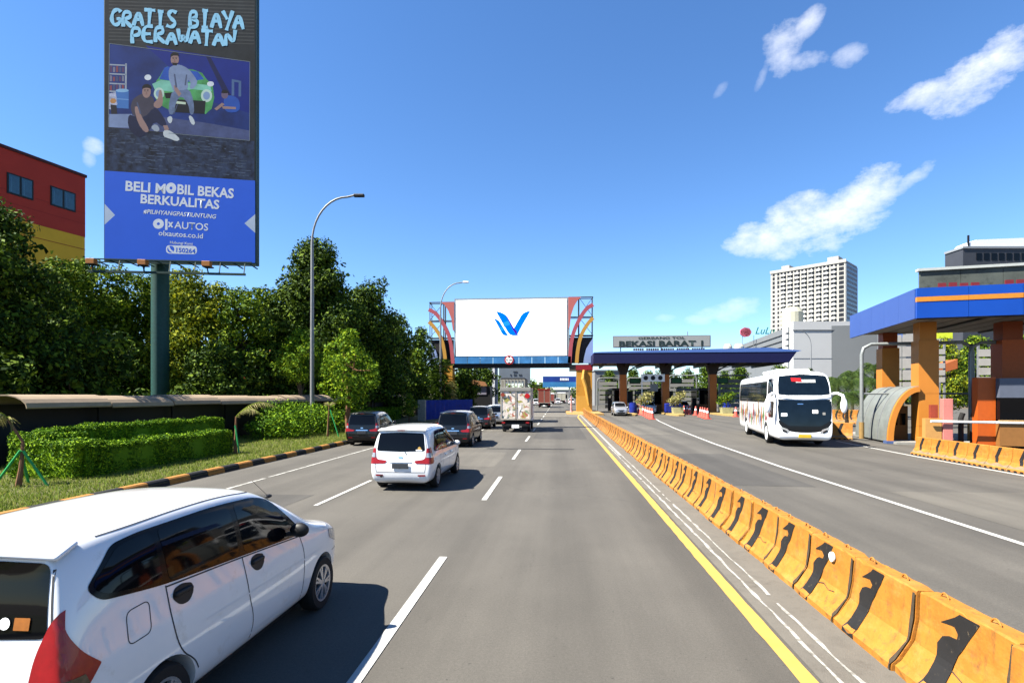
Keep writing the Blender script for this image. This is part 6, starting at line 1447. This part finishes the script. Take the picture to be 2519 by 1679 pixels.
# ------------------------------------------------------------------ near toll plaza (turned about 11 degrees)
PZ = R(-10.7); O1 = PD(2105, 908, 24.4); O1.z = 0
PM = Matrix.Translation(O1) @ Matrix.Rotation(PZ, 4, 'Z')
def lc(u, v, d):  # photo pixel at depth -> plaza coordinates
    return PM.inverted() @ PD(u, v, d)
def near_plaza():
    root = empty('toll_canopy', O1, PZ, 'near toll canopy with bright blue fascia and orange stripe', 'toll canopy')
    zb, zt = th(730.6, 24.4), th(662, 24.4); D = 8.9; W_ = 26
    def rec(name, b, m): return b.build(name, m, root)
    M_b = mat('front fascia blue', (.006,.075,.46), .35, var=.07, scale=1); M_s = mat('side fascia sunlit blue', (.05,.11,.38), .5, var=.05, scale=1)  # side blue is lighter: sun on that face is put into its colour
    # fascia panels: separate sheets with joints
    n = 13; pw = W_/n
    sp = MB(); so_ = MB(); lo_ = MB()
    h = zt-zb
    for i in range(n):
        x0, x1 = i*pw+.008, (i+1)*pw-.008
        lo_.box(x0,-.02,zb,x1,.12,zb+h*.54); so_.box(x0,-.04,zb+h*.545,x1,.12,zb+h*.70); sp.box(x0,-.02,zb+h*.705,x1,.12,zt)
    rec('lower_fascia', lo_, M_b); rec('fascia_stripe', so_, mat('stripe orange', (.72,.28,.03), .4)); rec('upper_fascia', sp, M_b)
    sd = MB(); n2 = 5
    for i in range(n2):
        y0, y1 = .13+i*(D-.13)/n2+.006, .13+(i+1)*(D-.13)/n2-.006; f = lambda y: (zt-zb)*(1-.0*y/D)
        sd.add([(-.02,y0,zb),(-.02,y1,zb),(-.02,y1,zb+f(y1)),(-.02,y0,zb+f(y0)),(.12,y0,zb),(.12,y1,zb),(.12,y1,zb+f(y1)),(.12,y0,zb+f(y0))], [(0,1,2,3),(7,6,5,4),(0,4,5,1),(3,2,6,7),(0,3,7,4),(1,5,6,2)])
    rec('side_fascia', sd, M_s)
    MB().box(.13,.13,zb+.18,W_,D,zt-.1).build('roof_slab', mat('soffit panels', (.36,.31,.25), .8, var=.15, scale=.8), root)
    fr = MB(); fr.box(.2,.2,zb-.02,W_,.55,zb+.17)
    for i in range(8): fr.box(.2+i*3.2,.5,zb+.08,.35+i*3.2,D,zb+.175)
    fr.build('soffit_frame', M_dark, root)
    jt = MB()
    for i in range(26): jt.box(i*1.0+.6,.6,zb+.165,i*1.0+.62,D,zb+.178)
    jt.build('soffit_joint', mat('soffit joint', (.10,.08,.06), .8), root)
    # upper parapet
    pz = th(617, 24.6); up = MB()
    for i in range(16): up.box(.25+i*1.6,.3,zt-.05,.25+i*1.6+1.585,.42,pz-.12)
    rec('parapet', up, mat('weathered grey parapet', (.10,.115,.10), .7, var=.25, scale=1.2, dirt=(.03,.035,.03), dscale=1, damt=.5)); MB().box(.15,.2,pz-.12,W_,.5,pz).build('parapet_cap', mat('pale cap', (.55,.58,.55), .5), root)
    pass
    ltr = MB(); rnd = random.Random(2)
    for i in range(12): 
        x = .9+i*.42
        if i not in (4, 5): ltr.box(x,.1,zt,x+.3,.16,zt+.16+.05*rnd.random())
    rec('red_letters', ltr, mat('dark red letters', (.22,.02,.03), .5))
    # columns
    def column(u, d, wpx, name, zfoot=.15, cap=None, lower=None):
        p = lc(u, 908, d); w2 = wpx*d/F/2; c = MB(); zs = [zfoot,.9,2.55,4.1,zb-.75]
        for a, b in zip(zs, zs[1:]): c.box(p.x-w2,p.y-w2,a+.008,p.x+w2,p.y+w2,b-.008)
        c.box(p.x-w2*.98,p.y-w2*.98,zfoot,p.x+w2*.98,p.y+w2*.98,zb-.75)
        co = c.build('column', lower or M_orange, root); MB().box(p.x-w2*.84,p.y-w2*.84,zb-.75,p.x+w2*.84,p.y+w2*.84,zb+.17).build('column_neck', cap or M_orange, root); return p, w2
    pc, wc = column(2124, 27.2, 39, 'a'); pf, wf = column(2039, 31.8, 34, 'b', cap=M_orange2); pr, wr_ = column(2315, 27.0, 44, 'c', cap=M_orange2, lower=mat('brown red cladding', (.60,.11,.010), .5, var=.1))
    # shell shaped shelter between the first two columns
    sh = empty('shell_shelter', O1, PZ, 'quarter round shelter with grey curved roof and orange rim beside the first near column', 'shelter')
    A, Hh = 1.42, 2.80; xr = pc.x-wc-.0; y0, y1 = pc.y-.45, pf.y-.75; n = 16
    def arc(a, h, k=0): return [(xr-a*math.sin(PI/2*i/n) if True else 0, h*math.cos(PI/2*i/n)+.0) for i in range(n+1)]
    def shell(a, h, t, ya, yb, m, nm):
        o_ = [(xr - a*math.sin(PI/2*i/n), h*math.cos(PI/2*i/n)+.1) for i in range(n+1)]; i_ = [(xr - (a-t)*math.sin(PI/2*i/n), (h-t)*math.cos(PI/2*i/n)+.1) for i in range(n+1)][::-1]
        mb = MB()
        for k in range(n):
            p = [o_[k], o_[k+1], i_[n-k-1], i_[n-k]]; mb.prof(p, ya, yb)
        mb.build(nm, m, sh)
    shell(A, Hh, .26, y0-.16, y0, M_orange, 'rim'); shell(A+.02, Hh+.03, .10, y0+.004, y1, mat('ribbed grey roof', (.21,.23,.215), .6, var=.2, scale=2, dirt=(.22,.22,.19), dscale=1.5, damt=.5), 'curved_roof'); 
    rb = MB()
    for k in range(1, 4):
        ya = y0+(y1-y0)*k/4
        for i in range(n): a, b = ((A+.03), (Hh+.04)); rb.bar((xr-a*math.sin(PI/2*i/n), ya, b*math.cos(PI/2*i/n)+.1), (xr-a*math.sin(PI/2*(i+1)/n), ya, b*math.cos(PI/2*(i+1)/n)+.1), .05, .03)
    rb.build('roof_rib', M_steel, sh)
    MB().box(xr-A-.08,y0-.25,0,xr-A+.32,y0+.2,.14).build('foot', mat('blue foot', (.08,.13,.30), .6), sh)
    MB().box(xr-.95,y0+1.2,.1,xr-.02,y0+1.35,1.9).build('back_wall', mat('brown wall', (.35,.14,.03), .6), sh)
    for xx in (.75, .38): MB().box(xr-xx,y0+1.15,.9,xr-xx+.24,y0+1.19,1.5).build('window', M_glass, sh)
    # island the columns stand on
    tag(MB().box(xr-1.2,y0-.6,0,W_,y1+3,.12).build('traffic_island', M_conc, loc=O1, rz=PZ), 'grey concrete island carrying the near toll columns', 'traffic island')
    # bent pipe portals
    def portal(u0, u1, v, d, label, post=True, r=.09):
        a, b = lc(u0, v, d), lc(u1, v, d); z = a.z; mb = MB().tube([(a.x,a.y,.1),(a.x,a.y,z-.55),(a.x+.1,a.y,z-.2),(a.x+.45,a.y,z),(b.x-.45,a.y,z),(b.x-.1,a.y,z-.2),(b.x,a.y,z-.55),(b.x,a.y,.1)], r, 10)
        e = empty('pipe_portal', O1, PZ, label, 'portal', 'bent pipe portals at the near plaza'); mb.build('bent_pipe', M_galv, e, smooth=True); zz = lc(u0, 904, d).z
        MB().tube([(a.x,a.y,zz),(b.x,a.y,zz)], .05, 8).build('cross_rail', M_galv, e)
        for p in (a, b): MB().lathe([(.13,.1),(.13,1.0),(.001,1.0)], 10, 0, Matrix.Translation((p.x, a.y, 0))).build('sleeve', mat('ochre sleeve', (.36,.22,.07), .6), e)
    portal(1979, 2200, 791, 29.0, 'bent pale pipe portal spanning the first two near columns')
    portal(2229, 2420, 787, 27.5, 'bent pale pipe portal in front of the right hand column')
    # gridded panels behind
    for (u0, u1, v0, v1, d, cols_, lb) in ((2018, 2115, 768, 902, 40, 4, 'gridded pale panel behind the shell shelter'), (2120, 2166, 800, 880, 41, 2, 'narrow gridded pale panel right of the first near column'), (2247, 2292, 800, 905, 38, 1, 'narrow gridded pale panel left of the right hand column'), (2318, 2400, 800, 905, 38, 3, 'gridded pale panel at the right edge')):
        a, b = lc(u0, v0, d), lc(u1, v1, d); g = empty('gridded_panel', O1, PZ, lb, 'panel', 'gridded panels at the near plaza'); mb = MB(); rows = 5; w_ = b.x-a.x; h_ = a.z-b.z
        for r_ in range(rows):
            for c in range(cols_): mb.box(a.x+w_*c/cols_+.04,a.y,b.z+h_*r_/rows+.07,a.x+w_*(c+1)/cols_-.04,a.y+.05,b.z+h_*(r_+1)/rows-.07)
        mb.build('panels', mat('pale panel', (.44,.42,.39), .6, var=.12, scale=2), g)
        for x in (a.x, b.x-.1): MB().box(x,a.y+.08,.1,x+.12,a.y+.2,a.z+.3).build('post', M_steel, g)
    # booth, boom gate, boxes
    p = lc(2296, 908, 24.6); bt = empty('toll_booth', O1, PZ, 'brown toll booth with a wide dark window at the right edge', 'toll booth')
    bx = p.x; by = p.y
    MB().box(bx,by,.12,bx+4,by+2.2,1.25).build('lower_wall', mat('booth brown', (.34,.15,.04), .5, var=.12), bt); MB().box(bx+.02,by+.02,1.25,bx+4,by+2.1,2.35).build('glazing', M_glass, bt); MB().box(bx,by,2.35,bx+4,by+2.2,3.25).build('upper_wall', mat('slate upper panel', (.13,.15,.20), .5, var=.1), bt)
    MB().box(bx-.05,by-.05,1.2,bx+4,by+.0,1.32).build('sill', mat('cream sill', (.55,.35,.15), .6), bt); MB().box(bx-.7,by+.3,.12,bx-.0,by+.8,3.3).build('corner_post', mat('brown red cladding', (.36,.10,.02)), bt)
    bg_ = empty('boom_gate', O1, PZ, 'boom gate with a long white arm and salmon housing in front of the booth', 'boom gate')
    q = lc(2178, 1000, 25.2); MB().box(q.x-.2,q.y,.12,q.x+.2,q.y+.35,2.3).build('housing', mat('salmon housing', (.70,.24,.20), .5, var=.08), bg_, bevel=.02); MB().tube([(q.x-.75,q.y-.1,1.22),(q.x+6,q.y-.1,1.16)], .055, 8).build('arm', M_white, bg_)
    MB().box(q.x-.9,q.y+.05,.12,q.x-.24,q.y+.4,1.35).build('cabinet', mat('ochre cabinet', (.66,.34,.10), .5, var=.1), bg_); MB().box(q.x-.5,q.y+.5,.5,q.x-.2,q.y+.7,2.0).build('rear_box', mat('rust box', (.35,.06,.03), .6), bg_)
    for k, (u, d) in enumerate(((2207, 25.8), (2234, 25.6))):
        g = lc(u, 908, d); tag(MB().tube([(g.x,g.y,.12),(g.x,g.y,1.35),(g.x+.08,g.y,1.6)], .11, 10).build('bollard', M_black, loc=O1, rz=PZ), 'black rubber sleeve post under the bent pipe, %s' % ('the left one' if k == 0 else 'the right one'), 'bollard', 'black sleeve posts')
    g = lc(2262, 908, 26.2); bn = empty('wheeled_bin', PM @ Vector((g.x, g.y, .12)), PZ, 'navy blue drum bin left of the brown booth', 'bin'); MB().lathe([(.001,0),(.42,0),(.46,.08),(.46,1.25),(.40,1.35),(.001,1.38)], 22).build('drum', mat('blue plastic', (.01,.03,.30)), bn, smooth=True); MB().box(-.35,-.5,.2,.35,-.42,.9).build('side_plate', M_navy, bn)
    g = lc(2292, 905, 25.0); sc2 = empty('card_reader', PM @ Vector((g.x-.5, g.y, .12)), PZ, 'dark card reader cabinet between the bin and the booth', 'card reader'); MB().box(-.25,0,0,.25,.4,2.3).build('cabinet', M_dark, sc2, bevel=.12); MB().box(-.15,-.02,1.3,.15,.0,1.7).build('panel', M_steel, sc2)
    # lime sign and blue sign seen through the columns
    for (u, v, u1, v1, d, m_, lb) in ((2152, 760, 2184, 778, 55, mat('lime sign', (.65,.75,.04), .5), 'lime yellow sign under the near canopy'), (2058, 762, 2072, 776, 60, mat('blue sign', (.05,.16,.50), .5), 'small blue sign left of the first near column'), (2122, 835, 2190, 868, 44, mat('rust awning', (.45,.12,.03), .6), 'rust orange sloping awning behind the first near column')):
        a, b = lc(u, v, d), lc(u1, v1, d); e = empty('roadside_sign', O1, PZ, lb, 'sign' if 'sign' in lb else 'awning')
        (MB().box(a.x,a.y,b.z,b.x,a.y+.15,a.z) if 'sign' in lb else MB().add([(a.x,a.y,b.z),(b.x,a.y,b.z+.75),(b.x,a.y,a.z+.35),(a.x,a.y,b.z+.55),(a.x,a.y+2,b.z),(b.x,a.y+2,b.z+.75),(b.x,a.y+2,a.z+.35),(a.x,a.y+2,b.z+.55)], [(0,1,2,3),(7,6,5,4),(0,4,5,1),(1,5,6,2),(2,6,7,3),(3,7,4,0)])).build('face', m_, e, bevel=.02); MB().box((a.x+b.x)/2-.06,a.y+.16,.0,(a.x+b.x)/2+.06,a.y+.28,b.z+.2).build('post', M_steel, e)
    # red flowered shrub on the roof edge
    rg = np.random.default_rng(77); fl = lc(2335, 640, 24.2); fs_ = empty('bougainvillea', PM @ Vector((fl.x, fl.y+.35, zt-.1)), PZ, 'reddish flowering shrub trailing on the near canopy roof at the right edge', 'plant')
    P, Nn = crown_pts([((0,0,.3),(.8,.25,.22)), ((.7,0,.5),(.7,.25,.3)), ((1.4,0,.7),(.8,.3,.4))], 240, rg, .9); leaf_obj('foliage', P, Nn, .09, LF['red'], rg, fs_); MB().tube([(0,0,0),(.5,0,.3),(1.3,0,.6)], .03, 6).build('stem', M_bark, fs_)
near_plaza()

# ------------------------------------------------------------------ mall, tower, dark roof
def mall():
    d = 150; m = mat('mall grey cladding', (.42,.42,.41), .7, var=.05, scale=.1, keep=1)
    root = empty('shopping_mall', (0,0,0), 0, 'large plain grey shopping mall behind the coach', 'building')
    a, b = PD(1822, 732, d), PD(2160, 735, d); a0 = PD(1830, 732, d)
    def wallp(pts, z1s, m_, nm):
        mb = MB(); 
        for (p, q), (h0, h1) in zip(zip(pts, pts[1:]), zip(z1s, z1s[1:])): mb.add([(p.x,p.y,0),(q.x,q.y,0),(q.x,q.y,h1),(p.x,p.y,h0)], [(0,1,2,3)])
        return mb.build(nm, m_, root)
    fl = PD(1800, 732, 165); bk = Vector((60, 200, 0))
    # main block
    zt = th(738, d); A, B = PD(1822, 908, d), PD(2300, 908, d); e = (B-A).normalized(); nb = Vector((-e.y, e.x, 0))
    Mm = frame((A.x, A.y, 0), e, nb); w_ = (B-A).length
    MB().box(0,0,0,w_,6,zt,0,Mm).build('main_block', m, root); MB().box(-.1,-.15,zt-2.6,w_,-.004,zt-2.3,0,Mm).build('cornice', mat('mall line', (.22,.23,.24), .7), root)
    MB().box(0,-.05,zt*.55,w_,-.003,zt*.55+.12,0,Mm).build('wall_joint', mat('mall line', (.22,.23,.24)), root); pass
    # receding wing
    C, Dd = PD(1812, 908, 152), PD(1640, 908, 260); e2 = (Dd-C).normalized(); nb2 = Vector((e2.y, -e2.x, 0)); zt2 = th(750, 152)
    Mw = Matrix(((e2.x, nb2.x, 0, C.x), (e2.y, nb2.y, 0, C.y), (0, 0, 1, 0), (0, 0, 0, 1))); L2 = (Dd-C).length
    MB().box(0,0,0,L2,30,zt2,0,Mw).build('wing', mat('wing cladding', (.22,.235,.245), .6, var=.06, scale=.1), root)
    s_ = MB()
    for k in range(5): s_.box(0,-.3,zt2*(.6+.08*k),L2,-.01,zt2*(.6+.08*k)+.25,0,Mw)
    s_.build('wing_bands', mat('mall line', (.22,.23,.24)), root)
    MB().tube([PD(1815, 840, 149), PD(1815, 745, 149)], .5, 8).build('downpipe', M_dark, root) if False else None
    # rooftop cylinders
    p = PD(1848, 908, 152); MB().lathe([(3.0,zt),(3.0,zt+4),(2.0,zt+5.5),(.01,zt+5.5)], 18, 0, Matrix.Translation((p.x, p.y+8, 0))).build('roof_tank', mat('cream drum', (.55,.54,.42), .6), root)
    # sign on the wing roof
    s = empty('mall_sign', (0,0,0), 0, 'rooftop sign with a pink flower and green script on the mall wing', 'sign')
    q = PD(1712, 763, 185); M_ = frame((q.x, q.y, q.z), (cY, sY, 0), (0,0,1))
    for k in range(7): a_ = 2*PI*k/7; MB().lathe([(.001,0),(1.0,0),(1.0,.4),(.001,.4)], 14, 0, M_ @ Matrix.Translation((1.0*math.cos(a_), .7*math.sin(a_), 0))).build('petal', mat('petal pink', (.75,.16,.22), .5), s)
    put_text('LuLu', 3.4, M_ @ Matrix.Translation((3.2,-.6,.1)), mat('sign green', (.02,.32,.22), .5), 'lettering', s, align='LEFT', shear=.35, bold=.04)
    for x in (-1, 3, 7, 10): MB().box(x,-8,-.3,x+.15,-1,-.2,0,M_).build('leg', M_steel, s)
mall()
def tower():
    dz = 300.0; C = PD(1942, 908, dz); Lf = PD(1770, 908, 330); e = (Lf-C); Lw = e.length; e.normalize(); nb = Vector((e.y, -e.x, 0))
    if nb.y < 0: nb = -nb
    H = th(597, 300); M_ = Matrix(((e.x, nb.x, 0, C.x), (e.y, nb.y, 0, C.y), (0, 0, 1, 0), (0, 0, 0, 1)))
    root = empty('apartment_tower', (0,0,0), 0, 'tall white apartment tower with rows of dark balconies above the mall', 'building')
    mw = mat('tower white', (.48,.47,.43), .7, var=.04, scale=.05); Dp = 22
    MB().box(0,.0,0,Lw,Dp,H,0,M_).build('wall', mw, root)
    MB().box(-.35,.2,0,-.004,Dp,H-1,0,M_).build('side_wall', mat('tower grey side', (.30,.34,.40), .7), root)
    MB().box(Lw*.10,2,H,Lw*.24,10,H+3.5,0,M_).build('roof_box', mw, root); MB().box(Lw*.75,2,H,Lw*.86,10,H+3,0,M_).build('roof_box', mw, root); MB().box(-.4,-.4,H-1.2,Lw+.3,-.004,H+.6,0,M_).build('parapet', mw, root)
    fh = 2.62; me_w = None; n = 0; mg = mat('tower window', (.03,.03,.035), .3, var=.3, scale=.3); rest = MB(); mbal = MB()
    cols_ = [.035, .065]+[.12+.048*i for i in range(17)]+[.955]
    for r_ in range(26):
        z = H-2.9-r_*fh
        if z < 38: break
        for ci, c in enumerate(cols_):
            x = Lw*c; w_ = .032*Lw if ci in (0, 1, 19) else .026*Lw; hh = 2.0 if ci in (0, 1) else 1.5
            if n < 98 and r_ < 5:
                b = MB().box(-w_/2,-.45,0,w_/2,-.0,hh)
                if me_w is None: me_w = b.build('window', mg, root); o = me_w
                else: o = bpy.data.objects.new('window', me_w.data); COL.objects.link(o); o.parent = root
                o.matrix_basis = M_ @ Matrix.Translation((x, 0.42, z)); n += 1
            else: rest.box(x-w_/2,-.03,z,x+w_/2,.03,z+hh,0,M_)
        for i in range(8): x = Lw*(.145+.096*i); mbal.box(x-1.0,-.9,z-.9,x+1.0,-.02,z+.1,0,M_)
    o = rest.build('window', mg, root); o['kind'] = 'stuff'; o = mbal.build('balcony', mat('balcony cream', (.70,.69,.64), .6), root); o['kind'] = 'stuff'
    st_ = MB()
    for r_ in range(24): z = H-3-r_*fh; st_.box(-.42,1,z,-.36,Dp-1,z+1.2,0,M_)
    o = st_.build('side_window', mat('side window blue', (.10,.13,.19), .3), root); o['kind'] = 'stuff'
tower()
def dark_roof():
    d = 120; a, b = PD(2212, 908, d), PD(2420, 908, d); e = (b-a).normalized(); nb = Vector((-e.y, e.x, 0)); M_ = frame((a.x, a.y, 0), e, nb); root = empty('tower_block', (0,0,0), 0, 'dark topped block with a curved white roof line at the upper right edge', 'building')
    z0, z1 = th(606, d), th(571, d); W_ = 22
    MB().box(0,0,0,W_,5,z1,0,M_).build('upper_storey', mat('charcoal cladding', (.06,.065,.08), .5, var=.15, scale=.3), root)
    MB().box(-.2,-.2,z1,W_,5,z1+.5,0,M_).build('roof_edge', mat('pale roof edge', (.30,.33,.36), .5), root)
    for i in range(9): MB().box(3.0+i*1.7,-.08,z1-2.6,4.2+i*1.7,-.005,z1-1.0,0,M_).build('window', M_glass, root)
    pts = [(1.2,z1+.5),(2.2,z1+1.6),(3.6,z1+2.2),(W_,z1+2.9),(W_,z1+.5)]; mb = MB(); vs = [M_ @ Vector((x, y, z)) for y in (.6, 4.5) for x, z in pts]; mb.add(vs, [(0,1,2,3,4),(9,8,7,6,5)]+[(i,(i+1) % 5,5+(i+1) % 5,5+i) for i in range(5)]); mb.build('curved_roof', mat('white roof', (.62,.64,.66), .5), root)
    rw = MB()
    for i in range(8): rw.box(5+i*1.6,.93,z1+1.1,5.6+i*1.6,.99,z1+1.8,0,M_)
    rw.build('roof_window', M_dark, root); MB().box(1.6,0.5,z1+.5,1.9,.8,z1+3.2,0,M_).build('fin', M_dark, root)
dark_roof()
